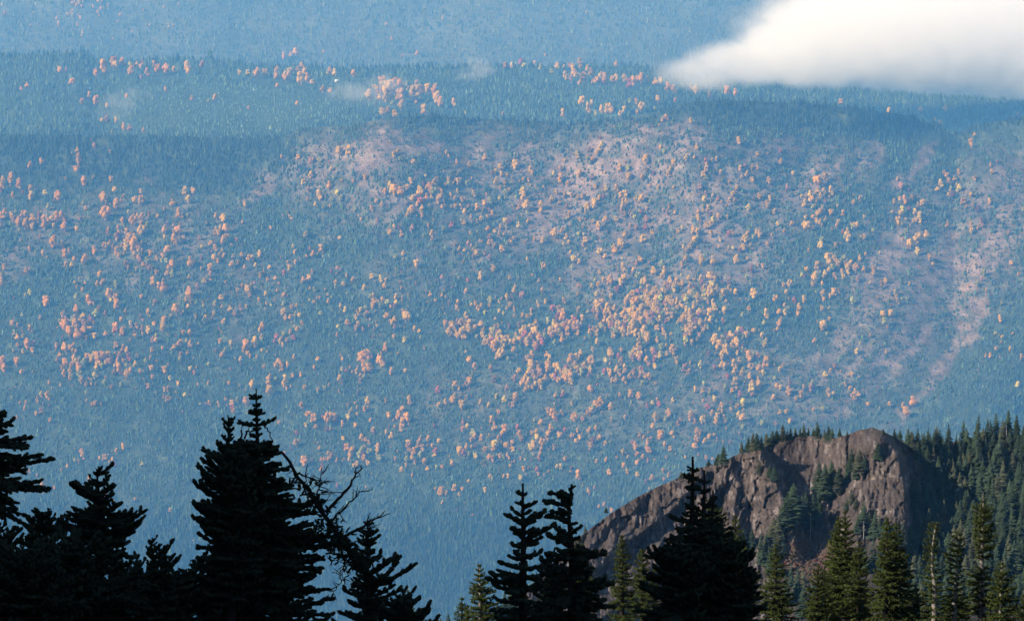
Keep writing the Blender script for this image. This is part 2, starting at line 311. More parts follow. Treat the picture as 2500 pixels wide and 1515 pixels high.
# ------------------------------------------------------------------ autumn broadleaf trees on the valley side and the plateau
# read off the photograph tile by tile: x, y (middle of the crown), height; tile origin and scale
TILES = {
 (0, 330, 2.986): "685 75 50,572 150 50,570 190 50,553 250 55,608 335 75,222 220 60,300 195 50,20 330 70,12 370 60,78 310 70,75 345 40,135 355 70,95 440 50,225 390 60,230 430 50,325 425 50,420 440 75,810 330 60,840 400 50,755 450 80,610 490 50,625 530 40,765 570 100,845 505 80,880 475 40,890 622 45,935 565 50,965 625 75,1035 600 70,1030 650 60,1025 700 80,985 470 55,1025 475 70,1025 410 40,1345 405 60,1405 405 55,1370 470 60,1255 495 60,1300 565 75,1200 540 35,1150 590 35,1365 585 35,85 585 50,10 590 60,5 650 60,180 580 60,135 630 80,180 650 75,237 610 70,238 665 60,320 650 70,340 605 50,380 620 60,395 660 40,415 575 45,455 600 80,468 670 70,560 690 50,385 785 95,445 798 55,215 825 45,150 770 25,290 740 40,860 670 35,840 735 40,790 700 35,935 705 35,940 770 80,970 800 100,920 815 60,1005 810 70,850 860 85,690 845 65,470 865 65,505 840 40,540 905 50,520 950 45,480 940 40,620 905 80,310 860 45,1005 890 40,1035 845 40,1095 860 55,1145 895 40,1225 840 70,1200 685 60,1265 655 35,1305 700 75,1265 760 80,1335 755 55,1200 745 40,1455 748 40,1470 815 35,1390 925 85,1210 920 50,1250 945 70,1225 970 60,1255 1010 60,1220 1010 50,1090 965 40,1040 940 35,1140 1000 50,1112 1065 65,1165 1100 60,1195 1110 80,35 970 60,195 990 55,10 1070 70,710 1080 45,850 1090 60,620 1080 30,600 1125 40,790 1160 85,810 1205 40,850 1230 70,650 1205 75,555 1185 60,555 1265 65,560 1110 40,340 1210 70,220 1145 45,700 1295 60,660 1325 45,770 1300 45,915 1285 45,1080 1290 60,1035 1180 40,1130 1215 40,1380 1145 85,1440 1100 55,1485 1075 45,1285 1275 90,1370 1250 45,1485 1245 40,160 1310 35,295 1330 40,225 1410 60,105 1435 40,125 1385 35,125 1470 50,165 1470 40,470 1390 70,545 1370 75,600 1340 45,500 1430 80,560 1450 80,610 1420 70,640 1370 50,675 1410 40,840 1405 75,880 1350 50,890 1430 70,770 1450 50,690 1465 50,950 1370 40,960 1400 40,1000 1400 30,1045 1350 35,1120 1380 45,1200 1345 60,1185 1400 70,1085 1420 60,1040 1450 30,990 1465 40,1335 1440 45,1380 1440 55,1490 1345 60",
 (500, 330, 2.986): "770 185 60,835 185 50,835 225 50,560 160 40,680 160 40,975 120 75,1048 110 65,1405 120 40,1425 170 40,770 295 60,755 395 45,910 365 65,945 310 40,1000 330 30,840 440 75,925 465 40,995 460 45,805 510 45,913 515 40,750 470 35,965 420 50,1170 305 50,1100 540 45,1095 490 35,1250 487 45,1220 535 45,1140 615 35,1350 360 55,1385 400 80,1425 410 70,1475 385 50,1475 490 35,1380 425 60,1310 415 50,290 510 50,80 590 55,135 605 65,155 685 75,105 710 60,135 765 75,80 825 55,110 870 45,140 875 40,100 915 50,70 900 60,45 970 70,40 1015 50,40 1065 40,210 885 35,200 940 55,275 630 30,480 675 35,615 590 30,637 612 30,570 585 22,1255 620 45,1380 665 40,1350 710 55,1435 725 55,985 750 40,850 825 60,790 870 60,765 830 40,740 880 30,655 850 35,645 810 35,400 865 60,325 900 60,350 925 35,475 965 40,290 965 40,370 950 40,615 965 60,660 930 35,605 925 25,1390 890 50,1447 860 45,968 970 40,1033 1020 35,955 1070 40,955 1105 45,1013 1090 45,1085 1050 45,1160 1110 45,1215 1030 45,1285 1050 60,1310 1095 50,1320 1055 35,1425 1070 35,1430 1115 30,785 995 40,765 1040 50,800 1125 40,765 1115 30,455 1050 35,515 1045 40,540 1085 30,362 1078 35,335 1085 25,310 1130 75,328 1165 35,237 1130 45,397 1200 35,445 1160 50,575 1165 45,595 1140 30,575 1225 45,640 1250 50,580 1295 65,590 1330 50,622 1330 50,690 1318 45,710 1372 40,512 1200 30,115 1190 50,125 1250 35,185 1265 50,258 1262 50,300 1248 30,480 1240 28,5 1340 60,57 1338 40,143 1348 35,895 1160 30,900 1210 45,925 1180 30,837 1185 28,1025 1270 55,1230 1180 60,1240 1220 60,1225 1250 45,1280 1240 60,1295 1195 40,1335 1220 50,1355 1250 35,1395 1180 55,1392 1225 50,1140 1275 45,1170 1255 35,1180 1300 45,1100 1320 35,1330 1320 55,1385 1345 55,1465 1325 80,1390 1400 50,1040 1375 60,1120 1385 60,1100 1425 40,1155 1415 35,970 1395 35,420 1390 70,400 1415 40,570 1450 50,625 1430 45,525 1470 60 r,415 1475 60,655 1395 30,1235 1415 30,1380 1465 40,1460 1480 40",
 (1000, 330, 2.986): "555 165 55,265 125 35,285 150 25,345 200 45,25 195 40,770 150 45,775 215 65,665 240 60,670 285 40,880 260 70,632 335 65,663 380 40,740 345 30,800 340 35,865 330 35,700 410 45,730 400 30,695 455 35,820 410 60,835 450 80,850 520 80,800 530 50,860 575 40,955 510 70,955 555 50,1050 285 45,1100 245 45,1105 310 65,1100 345 40,1155 350 50,1235 285 60,1300 190 60,1340 180 50,1400 75 60,1385 105 50,1370 130 50,1350 380 40,1435 390 45,1070 415 45,1035 470 60,1090 490 40,1180 435 40,1225 455 40,1145 520 50,1295 520 70,1350 500 70,1385 455 50,1375 660 70,1430 620 60,1245 615 35,1160 600 30,120 300 30,10 335 50,75 410 80,145 380 75,170 410 60,125 455 65,228 415 60,20 465 55,60 500 50,45 455 45,205 487 55,235 525 40,15 545 70,85 545 50,93 585 45,18 680 55,138 660 45,175 615 25,165 715 55,190 720 35,305 655 45 r,330 463 40,305 360 40,368 330 45,335 325 30,418 355 55,400 470 40,375 525 45,432 518 40,400 560 55,492 530 60,470 430 55,455 395 30,560 430 30,545 500 60,590 480 60,605 580 60,450 590 40,517 610 40,395 632 35,535 555 25,495 700 28,443 712 30,665 670 40,705 650 25,800 660 55,648 715 35,685 725 28,585 745 55,620 805 40,613 705 30,580 785 50,760 755 35,742 785 40,710 790 45,685 835 40,425 790 50,365 825 45,470 835 45,490 860 50,465 885 40,545 865 28,330 790 35,910 760 40,973 765 60,1055 720 75,1098 735 45,1110 690 40,1150 745 55,1160 780 40,1122 795 35,1280 765 50,1265 800 45,1270 725 30,940 870 40,855 908 40,985 960 45,615 970 55,515 1025 70,235 1035 40,50 940 65,45 1080 30,410 1137 45,420 1060 30 r,730 1040 40,945 1060 40,1100 1055 35,1230 1098 40,1195 910 60,1240 925 45,1180 965 40,1175 850 30,1385 850 55,1430 885 45,1490 815 50,1285 830 30,1385 1000 40,1460 1055 80,1412 1055 45,1375 1090 55,1330 1100 40,1362 1158 40,1350 1055 30,1130 1205 50,930 1215 35,993 1210 45,820 1165 60,770 1100 40,760 1140 60,710 1180 60,590 1200 60,583 1245 40,650 1215 35,150 1160 45,125 1220 30,235 1165 40,265 1180 30,290 1215 40,190 1205 35,340 1255 50,350 1215 40,480 1225 50,520 1250 55,495 1265 45,545 1295 30,450 1235 30,735 1245 60,765 1270 45,655 1280 30,685 1295 30,765 1315 35,825 1310 35,887 1272 35,625 1335 30,1225 1275 40,258 1380 65,285 1435 65,330 1430 60,380 1450 80,425 1430 90,400 1470 50,350 1465 50,35 1410 50,70 1430 35,80 1475 35,470 1360 40,520 1380 60,490 1470 45,585 1415 30,590 1470 50,645 1470 60,830 1420 70,905 1400 50,920 1440 90,880 1465 60,950 1470 70,780 1480 40,1050 1370 60,1040 1440 80,1080 1420 80,1120 1330 80,1120 1400 80,1150 1430 70,1195 1340 60,1205 1395 80,1250 1380 40,1310 1435 50,1365 1440 55,1400 1400 60,1340 1280 60 r,1375 1240 70,1420 1300 70,1365 1330 60 r,1470 1340 70,1450 1260 70,1485 1460 60",
 (1500, 330, 2.986): "225 185 80,335 90 40,365 125 50,525 165 50,585 160 35,600 85 50,430 210 60,410 250 50,395 285 50,665 250 50,645 285 45,740 175 40,715 190 30,915 240 45,968 285 55,1045 245 50,930 305 35,1005 330 55,1215 195 55,1040 140 40,910 45 60,100 310 70,40 240 60,100 240 50,200 310 60,780 330 40,840 345 35,895 385 50,1130 330 55,1260 385 55,1305 285 45,1485 340 80,20 385 55,75 430 60,50 440 60,85 490 70,60 520 70,50 550 50,165 450 60,200 465 65,260 490 40,230 535 40,125 525 30,185 550 30,320 380 40,435 380 30,255 375 30,668 425 40,655 470 60,650 510 60,685 525 40,720 440 30,760 465 50,780 485 30,838 470 35,980 525 55,1117 505 55,1165 555 45,1060 445 50,1425 430 55,1365 440 30,1390 505 60,1440 470 60,1450 525 40,1395 600 40,1445 600 40,1480 570 45,1475 630 60,1385 650 60,1410 665 70,1293 645 40,1190 645 40,145 600 40,120 580 25,232 612 55,160 672 50,230 670 60 r,275 715 60,205 755 60,115 655 30,42 795 80,75 730 60,5 845 60,440 565 35,385 565 45,355 550 35,610 560 40,648 550 35,615 605 50,720 620 60,755 595 50,820 595 35,700 650 50,665 655 40,575 695 65,605 705 60,495 680 45,580 770 60,555 800 50,600 755 50,505 815 40,430 755 40,655 775 35,775 765 35,765 815 30,860 715 60,985 690 60,970 720 50,955 755 60,1060 725 65,1150 735 40,990 800 35,940 820 60,860 825 35,1115 795 35,1240 700 40,1490 800 40,520 905 60,495 945 50,635 915 80,720 915 75,890 905 70,700 1035 75,345 935 55,185 910 60,165 930 50,68 965 65,140 985 50,165 1025 60,285 990 70,365 990 75,345 1030 50,225 1055 60,255 1060 40,75 1045 65,50 1075 60,1000 975 60 r,965 1040 50,1080 955 40,1475 950 60,1460 1040 80,1405 985 50,1275 1085 65,1230 1090 45,1190 1070 40,495 1080 50,540 1045 45,410 1065 50,195 1130 60,250 1125 70,240 1155 50,320 1140 40,355 1140 50,430 1125 60,395 1205 70,420 1190 60,145 1215 75,195 1200 60,245 1200 70,310 1200 60,75 1275 50,120 1290 70,190 1280 90,250 1250 70,290 1260 80,305 1300 80,150 1330 80,110 1350 60,240 1330 70,15 1340 80,20 1400 80,80 1340 60,140 1380 90,110 1430 80,150 1440 60,210 1430 80,320 1400 50,285 1380 50,240 1470 70,355 1290 60,390 1280 50,360 1450 50,60 1430 80,610 1185 80,580 1245 70,700 1160 80,680 1170 70,745 1140 70,790 1150 60,835 1120 60,880 1150 60,715 1210 40,775 1185 50,530 1300 75,555 1325 80,520 1340 60,495 1350 60,600 1350 50,650 1300 50,700 1345 60,725 1330 45,680 1400 50,580 1400 60,550 1390 40,515 1385 35,650 1420 40,800 1275 60,935 1310 50,978 1270 50,1020 1155 70,1110 1300 70,1170 1195 60,1205 1290 50,1245 1290 60,1240 1240 40,1345 1250 60,1340 1305 50,1385 1200 60,1250 1150 50,1205 1370 60,1190 1415 35,905 1415 50,845 1455 60,735 1475 60,790 1475 40,1020 1430 45,1075 1460 50,895 1480 35,625 1455 45",
 (2000, 330, 2.986): "1103 60 65,1248 215 35,1258 265 40,1020 270 50,925 295 45,888 355 60,970 345 40,955 380 35,1020 390 60,940 430 30,1105 435 45,1065 480 45,1245 485 50,1215 535 25,1130 320 40,50 310 60,5 340 70,90 405 65,35 410 60,42 480 45,10 440 50,130 515 30,88 570 55,172 568 45,8 565 60,145 635 45,125 660 45,5 645 60,250 490 50,570 320 35,600 365 50,780 310 25,550 490 60,585 470 50,625 475 70,650 480 50,605 545 60,590 575 50,575 630 70,595 645 50,630 610 25,700 560 50,705 625 40,735 630 45,760 500 60,330 600 40,275 665 60,245 670 50,203 690 40,210 740 70,190 750 50,330 740 50,395 700 40,720 750 75,780 725 65,665 795 75,720 845 60,608 755 30,800 890 60,825 940 35,940 655 60,1105 660 60,1110 700 50,1180 630 60,1190 660 40,1380 710 45,1485 545 40,1395 935 45,1200 1005 60,1185 1050 35,1450 1015 35,295 895 50,335 870 35,265 965 70,225 940 60,205 970 70,190 940 50,170 1000 50,135 955 50,100 965 55,70 980 45,40 1015 60,105 1020 40,125 1050 35,210 1000 45,20 1080 45,485 1060 45,370 1075 28,660 1085 35,440 855 25,25 765 50,15 800 60,243 1205 60,80 1175 40,108 1145 60,35 1195 35,75 1260 40,35 1390 80,15 1385 50,75 1340 35,518 1305 65,468 1310 60,480 1360 60,1320 1340 60,1290 1450 40,1330 1470 30,1410 1445 25,1215 1130 35,425 1180 30,600 1190 25,640 1190 30,60 1450 40",
 (0, 800, 2.986): "195 115 85,125 130 40,165 170 40,248 120 55,235 165 45,410 132 40,470 140 70,533 135 55,435 195 40,25 245 80,25 290 70,120 250 70,470 255 70,468 330 60,540 215 50,525 270 50,515 305 45,575 290 70,575 340 60,640 225 60,665 235 80,705 220 90,740 220 90,720 270 60,787 248 45,855 255 70,895 245 55,870 300 80,925 170 60,925 330 70,950 310 50,1022 320 40,985 265 50,1060 240 35,1110 300 55,1110 365 45,1200 310 60,1240 365 45,1300 120 50,1360 95 40,1385 120 60,1320 195 50,1315 225 40,1185 152 35,1105 160 45,1135 90 50,1390 295 40,1420 330 40,1300 410 50,1200 450 50,1195 500 40,1080 425 45,885 415 45,760 400 45,815 430 40,700 410 30,665 410 35,360 400 40,345 490 60,300 480 45,440 415 30,510 365 35,630 475 40,740 555 30,670 555 30,632 530 25,180 585 45,190 545 30,145 545 30,275 540 35,300 605 50,260 625 40,125 655 35,370 675 40,85 508 25,900 865 50,850 895 45,595 900 50,545 960 35,490 1005 35,610 950 25,770 940 35,820 955 35,725 945 30,1035 990 45,650 1095 35,215 1045 35,270 1075 30,310 1200 30,395 1165 40,985 1250 30,775 1210 45,1240 1325 30,1285 470 40,1350 490 40,1240 510 25,1440 410 25,1460 555 30,1330 610 25",
 (500, 800, 2.986): "415 100 60,360 110 80,300 130 80,285 160 50,310 160 45,265 230 45,330 205 35,380 210 35,415 168 35,435 280 40,150 165 50,130 200 55,190 110 40,25 270 40,545 100 45,510 95 40 r,185 300 25 r,605 270 45,565 275 40,540 250 60,515 275 45,650 215 45,825 230 45,795 290 40,1003 225 35,1050 205 28,1165 210 100,1130 215 70,1190 190 70,1165 300 80,1195 300 80,1160 355 35,1285 250 90,1300 270 60,1265 210 50,1357 318 60,1315 140 65,1465 310 35,1460 95 50,1105 315 50,1000 298 40,1035 312 30,1075 322 28,980 375 65,905 412 30,870 437 40,590 370 60,575 410 60,640 350 45,700 340 45,597 440 35,628 425 25,727 435 40,465 385 60,465 460 80,345 410 70,172 402 35,240 525 45,300 540 75,195 545 45,150 520 30,35 547 40,95 545 25,160 565 25,310 625 25,25 400 35,540 690 35,750 630 50,790 660 70,735 710 40,810 722 45,890 660 80,920 640 60,940 660 70,890 735 50,1005 700 50,1045 650 50,1070 600 45,1110 580 35,1165 590 50,1185 530 60,1100 715 50,1210 670 35,1320 530 45,1485 515 40,1410 640 70,1440 690 70,1470 660 80,1440 590 50,1340 640 60,1225 740 40,1325 760 45,1145 800 55,1170 820 45,1365 790 60,660 840 60,585 910 28,655 980 40,730 970 70,780 970 45,850 955 35,920 930 60,965 965 45,900 955 40,1035 870 60,1060 920 60,1005 810 45,1165 865 35,1160 950 60,1185 985 50,1120 1000 40,1270 950 60,1260 890 50,1435 1030 45,1470 960 55,1390 955 40,1485 860 60,850 1030 40,1175 1160 28,1015 955 25",
 (1000, 800, 2.986): "435 235 60,475 280 55,590 295 60,590 80 60,640 100 90,690 100 80,620 130 80,660 190 80,640 220 40,545 105 50,715 225 40,865 220 60,880 270 80,1000 195 55,945 330 70,1010 285 80,1050 360 60,1030 360 45,1085 385 55,1130 365 70,1170 360 70,1180 390 50,845 380 90,830 400 70,865 400 80,845 450 50,930 410 35,1180 230 80,1210 220 70,1245 190 60,1315 240 70,1335 160 40,1460 195 70,1430 240 50,1320 315 45,1415 320 50 r,1450 315 45,1475 380 45,1320 450 65,335 420 65,320 440 45,360 440 45,435 395 70,410 410 45,205 450 60 r,210 560 40,260 535 50,310 525 55,380 565 75,515 540 40,575 560 40,690 520 55,770 510 70,750 560 50,800 315 50,765 370 60,710 440 60,1065 495 40,1120 490 45 r,1360 570 80,1390 540 80,1320 610 60,1340 590 60,1465 570 60,1050 625 70,1110 620 45,1200 650 75,1262 662 45,955 690 55,595 680 45,690 740 70,680 770 50,785 725 55 r,420 715 45,390 740 50,460 760 60,470 790 50,520 800 50,890 765 40,930 800 60,960 840 70,900 860 80,880 870 50,1015 770 50,1095 790 55,1130 750 50 r,1180 790 50,1225 745 45,1315 745 55,1355 735 50,1385 800 45,1430 845 45,1240 800 50,1215 830 45,1055 870 60,605 835 35,710 865 60,745 835 40,755 885 40,210 830 45,165 860 40,92 880 60,75 925 50,15 950 50,360 900 70,415 865 55,450 870 40,480 935 55,605 960 60,580 940 50,660 930 45,680 940 35,725 950 35,810 950 40,885 965 35,945 940 45,1130 958 45,310 985 45,130 1025 40,195 1015 35,235 1015 40,520 985 30,830 1030 45,720 1080 40,685 1080 30,605 1103 40,940 1065 40,1015 1045 28,1230 1070 70,1450 1060 60,1360 970 28,240 1190 70,215 1195 50,270 1205 40,325 1165 50,385 1180 40,550 1185 50,430 1115 30,20 1075 30,1300 1180 40,1265 1150 35,1420 1290 45,1380 1300 35,1470 1330 50",
 (1500, 800, 2.986): "240 85 80,310 90 60,345 135 60,175 135 60,280 165 55,150 170 50,190 170 50 r,385 195 50,425 150 60,455 150 40,515 120 35,565 100 40,120 200 60,735 85 85,770 130 85,845 65 80,890 110 90,805 160 80,780 200 70,840 165 60,785 270 60,800 280 60,880 265 70,910 245 60,985 210 80,1040 205 50,1105 250 75,1055 300 65,1085 325 50,985 285 50,1005 285 45,990 350 60,925 330 35,825 355 40,880 390 60,730 290 45 r,295 285 60,510 295 60,650 405 40,645 460 50,590 450 50,205 405 45,70 380 50,40 490 45,120 480 60,178 495 60,425 525 45,275 550 40,325 555 50 r,810 435 60,855 455 40,725 515 55,680 575 55 r,785 560 45,915 490 60 r,935 540 60,1010 490 40,1050 410 70,1040 440 50,1185 430 50,1215 440 50,1280 410 55,1325 525 50,1255 610 45,1230 275 40,1460 95 45,1095 110 45,1080 50 50,905 630 50,395 620 70,375 660 50,300 650 75,280 720 60,550 630 50,545 665 40,590 690 50,640 670 60,480 675 45,710 620 45,750 650 60,740 690 50,785 605 40,800 650 35,940 720 45,1080 700 60,1180 700 40,340 780 65,215 800 45,245 830 60,420 770 50,605 760 70,605 805 55,585 870 55,660 825 50,695 790 45,365 850 50,405 880 45,155 865 70,165 920 40,100 940 35,205 940 40,245 900 60,245 965 45,170 980 45,70 1000 40,95 1045 40,165 1075 50,275 1095 60,355 1040 40,360 1105 40,395 1070 45,515 940 30,670 945 45,718 960 35,845 830 40,750 803 25,75 650 35",
 (2000, 700, 2.986): "273 468 45,372 355 40,490 470 35,685 835 80,630 915 85,515 860 50,235 795 40,265 770 60,285 785 50,225 745 50,360 860 40,40 645 50,82 610 35,235 640 35,1450 710 50,1250 505 50,1390 455 45,1475 515 50,1290 350 35,1320 235 60,105 775 30,65 745 28,1215 500 40",
 (0, 0, 1.971): "350 398 40,430 455 30,130 410 30,100 430 25,500 320 60,545 300 50,560 320 50,590 300 40,460 350 40,630 340 45,290 335 30,320 335 30,680 375 30,710 350 40,760 335 50,800 330 50,835 340 40,905 330 60,975 310 40,1240 350 50,1280 355 40,1190 350 30,1150 350 30,1330 365 40,1375 370 50,1450 380 60,1480 375 50,1500 400 30,1610 350 40,1700 355 40,1555 430 40,1590 440 35,460 485 45,515 510 30,395 490 35,610 465 30,795 430 30,925 475 30,1035 470 35,1003 487 25,1335 415 30,1430 500 30,1195 520 20,515 570 35,560 580 30,595 610 40,625 615 35,690 630 30,540 632 25,490 580 25,1775 460 50,1840 400 60,1870 430 80,1900 420 80,1925 460 60,1855 470 50,1990 450 70,2020 440 60,2090 440 60,2105 470 60,2120 490 50,2060 430 50,1840 545 50,1870 540 50,1900 550 40,1930 510 50,2040 530 50,2185 495 40,2240 545 25,2420 550 25,1365 270 40,1425 255 45,1400 265 30,1940 270 25,2010 260 30",
 (1250, 0, 1.971): "190 350 35,260 365 40,300 350 40,345 365 40,385 355 30,430 365 40,445 385 40,500 375 40,540 375 40,580 390 50,620 380 50,650 385 40,690 395 40,715 390 40,750 420 45,775 430 40,860 420 30,885 430 45,950 460 35,1035 435 40,1075 445 40,340 490 50,370 520 50,385 500 35,245 545 40,405 550 40,430 525 40,460 525 50,480 530 40,520 550 35,540 530 35,570 490 30,600 490 35,620 515 45,600 540 30,700 480 40,785 485 30,690 525 25,1580 490 30,1815 530 30,1965 530 30,2085 525 35,2060 590 30,2035 575 25,2435 550 25,725 575 30,860 580 30,745 565 30",
}
at_x, at_y, at_h, at_r = [], [], [], []
for (ox, oy, s), txt in TILES.items():
    for item in txt.split(','):
        q = item.split(); at_x.append(ox + float(q[0]) / s); at_h.append(float(q[2]) / s); at_y.append(oy + (float(q[1]) + .5 * float(q[2])) / s); at_r.append(len(q) > 3)
at_x, at_y, at_h, at_r = map(np.array, (at_x, at_y, at_h, at_r))
_, uniq = np.unique(np.round(np.stack([at_x, at_y], 1) / 3.0), axis=0, return_index=True); uniq = np.sort(uniq)
at_x, at_y, at_h, at_r = at_x[uniq], at_y[uniq], at_h[uniq], at_r[uniq]
def beside_autumn(px, py):
    """how much a conifer at (px, py) would stand in front of or inside an autumn crown"""
    o = np.zeros(len(px), bool); cell = {}
    for x, y, h in zip(at_x, at_y, at_h): cell.setdefault((int(x // 40), int(y // 40)), []).append((x, y, h))
    for n_, (x, y) in enumerate(zip(px, py)):
        i, j = int(x // 40), int(y // 40)
        for a in (-1, 0, 1):
            for c in (-1, 0, 1):
                for (ax, ay, h) in cell.get((i + a, j + c), ()):
                    if abs(x - ax) < .42 * h and -.55 * h < y - ay < .55 * h: o[n_] = True
    return o
# ------------------------------------------------------------------ far forests (past counting)
FIRS = [cone_tree(3, 5, s) for s in range(4)]
SMALL = [cone_tree(2, 4, s + 20) for s in range(3)]
def wood(name, px, py, Df, hgt, wid, tints, T, label, sink=.6):
    parts = []; pos = P(px, py, Df(px, py)); pos[:, 2] -= sink; k = rng.integers(0, len(T), len(px)); rot = rng.uniform(0, 6.28, len(px))
    for j in range(len(T)):
        m = k == j
        if m.any(): parts.append(scatter(T[j], pos[m], wid[m], hgt[m], rot[m], tints[m]))
    V, F, C = joined(parts)
    return link(name, mesh(name, V, F, C), M_fir_far, kind='stuff', label=label, category='forest')
def fir_tints(n, base=(.030, .052, .034), var=.45, warm=.25):
    t = np.array(base) * np.exp(rng.normal(0, var, (n, 1))); w = (rng.random((n, 1)) < warm)
    return t * np.where(w, np.array([1.5, 1.3, .9]), 1.0)

# back hill
n = 15000; px = rng.uniform(-300, 2800, n); py = rng.uniform(-110, 208, n)
keep = fbm(px / 90, py / 40, 71, 3) > -.55; px, py = px[keep], py[keep]; n = len(px)
wood('far_mountain_forest', px, py, D_back, rng.uniform(11, 24, n), rng.uniform(10, 17, n), fir_tints(n, (.060, .078, .050), .30), SMALL, 'dense conifer forest on the far hazy mountainside')
# plateau
n = 22000; px = rng.uniform(-250, 2750, n); py = sky_plat(px) + rng.uniform(0, 1, n) ** 1.1 * (345 - sky_plat(px))
clear = np.exp(-((px - 560) / 270) ** 4 - ((py - 265) / 58) ** 4)
keep = (rng.random(n) > .25 * clear) & ~beside_autumn(px, py); px, py, clear = px[keep], py[keep], clear[keep]; n = len(px)
h = rng.uniform(9, 19, n) * (1 - .45 * clear); tn = fir_tints(n, (.044, .070, .044), .38) * (1 + .6 * clear[:, None])
wood('plateau_forest', px, py, D_plat, h, h * rng.uniform(.42, .6, n) + 2, tn, SMALL, 'mixed forest covering the plateau behind the ridge')
# skyline firs of the plateau, standing proud
px = np.concatenate([rng.uniform(-100, 1750, 420), [198, 203, 215, 432, 436, 511, 514, 509, 520, 740, 772, 905, 1055]]); n = len(px); h = rng.uniform(12, 26, n); h[-13:] = [38, 42, 34, 34, 30, 46, 50, 42, 30, 30, 30, 26, 28]
wood('plateau_skyline_forest', px, sky_plat(px) + 2, D_plat, h, h * .40 + 1.5, fir_tints(n, (.022, .042, .03), .3, 0), FIRS, 'pointed conifers along the plateau skyline')
# valley side
def wall_density(px, py):
    s = sky_wall(px); v = (py - s)
    d = 1 - .93 * np.maximum(bare(px, py), .85 * broad(px, py))
    d = d * (0.62 + .9 * sm(-.25, .35, fbm(px / 70, py / 55, 81, 3)))
    return d
n = 125000; px = rng.uniform(-230, 2730, n); s = sky_wall(px); py = s + rng.uniform(0, 1, n) * (1550 - s)
keep = rng.random(n) < .78 * wall_density(px, py); px, py = px[keep], py[keep]
keep = ~(beside_autumn(px, py) & (rng.random(len(px)) < .85)); px, py = px[keep], py[keep]; n = len(px)
dark = np.exp(-((px - 330) / 420) ** 4 - ((py - 395) / 75) ** 4) + .8 * sm(1180, 1330, py) + .75 * sm(1640, 1700, px) * (py < sky_wall(px) + 62) * (px < 2345) + .5 * sm(2060, 2160, px) * (py < 345) * (px < 2345)  # darker firs left and on knoll; valley foot and knoll's right flank painted shaded
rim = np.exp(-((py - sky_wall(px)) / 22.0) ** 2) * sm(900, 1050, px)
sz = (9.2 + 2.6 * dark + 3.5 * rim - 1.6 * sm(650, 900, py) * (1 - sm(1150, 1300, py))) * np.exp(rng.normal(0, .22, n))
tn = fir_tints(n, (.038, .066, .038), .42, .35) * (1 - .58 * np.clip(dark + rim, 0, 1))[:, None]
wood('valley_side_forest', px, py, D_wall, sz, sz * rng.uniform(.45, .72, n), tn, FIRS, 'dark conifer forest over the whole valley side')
# low shrubs on the open ground
n = 60000; px = rng.uniform(-200, 2700, n); s = sky_wall(px); py = s + rng.uniform(0.01, 1, n) * (1150 - s)
B = np.maximum(bare(px, py), broad(px, py)); keep = rng.random(n) < (.06 + .62 * B); px, py = px[keep], py[keep]; n = len(px)
V = np.array([(1, 0, 0), (-.3, .9, .1), (-.6, -.7, 0), (.1, 0, 1.0)]); F = np.array([[0, 1, 3], [1, 2, 3], [2, 0, 3]]); jv = V
kind = rng.random((n, 1)); tn = np.where(kind < .5, np.array([.05, .075, .035]), np.where(kind < .8, np.array([.12, .085, .06]), np.array([.26, .10, .05]))) * np.exp(rng.normal(0, .3, (n, 1)))
sz = rng.uniform(.9, 3.2, n); pos = P(px, py, D_wall(px, py)); pos[:, 2] += .5
V, F, C = scatter((jv, F, None), pos, sz, sz * .9, rng.uniform(0, 6, n), tn)
link('hillside_scrub', mesh('hillside_scrub', V, F, C), M_scrub, kind='stuff', label='low scrub dotted over the bare slopes', category='scrub')
# ------------------------------------------------------------------ autumn trees
def autumn_tints(x, y, red, n):
    yellow = np.clip(.50 + .5 * np.exp(-((x - 1700) / 620) ** 2 - ((y - 620) / 330) ** 2) - .36 * sm(700, 100, x) - .3 * sm(900, 1150, y) + rng.normal(0, .26, n), 0, 1)[:, None]
    c = np.array([.68, .335, .04]) * (1 - yellow) + np.array([.70, .41, .055]) * yellow
    dull = rng.random((n, 1)); c = np.where(dull < .12, np.array([.36, .33, .07]), np.where(dull > .9, np.array([.42, .20, .09]), c))   # still greenish, or browning
    c = np.where(red[:, None], np.array([.44, .13, .08]), c) * np.exp(rng.normal(-.04, .20, (n, 1)))
    return np.minimum(c, .72), yellow[:, 0]
at_c, at_w = autumn_tints(at_x, at_y, at_r, len(at_x))
def D_any(x, y): return np.where(y > sky_wall(x) + 1, D_wall(x, y), np.where(y > sky_plat(x), D_plat(x, y), D_back(x, y)))
at_D = D_any(at_x, at_y); at_pos = P(at_x, at_y, at_D); at_m = at_h * KPX * at_D * 1.10
M_leaf_near = {}
def leaf_material(name, c):
    m = mat(name, c, rough=.85, noise=[(2.2, 3, .85, 1.18)], var=.16, trans=.42); return m
KINDS = [('golden yellow', leaf_material('golden_leaves', (.70, .42, .055))), ('light orange', leaf_material('orange_leaves', (.69, .36, .045))), ('pinkish orange', leaf_material('copper_leaves', (.68, .325, .042))), ('dull red', leaf_material('red_leaves', (.44, .13, .075)))]
M_bark_pale = mat('pale_bark', (.32, .28, .24), rough=.9, noise=[(8, 4, .7, 1.2)])
def big_autumn(seed):
    V, F, _ = leaf_tree(seed, 260, .062)
    s = 5; A = np.linspace(0, 2 * math.pi, s, endpoint=False); T = np.concatenate([np.stack([.028 * np.cos(A), .028 * np.sin(A), np.full(s, -.06)], 1), np.stack([.015 * np.cos(A), .015 * np.sin(A), np.full(s, .4)], 1)])
    k = len(V); TF = np.array([[i, (i + 1) % s, s + (i + 1) % s] for i in range(s)] + [[i, s + (i + 1) % s, s + i] for i in range(s)])
    return np.concatenate([V, T]), np.concatenate([F, TF + k])
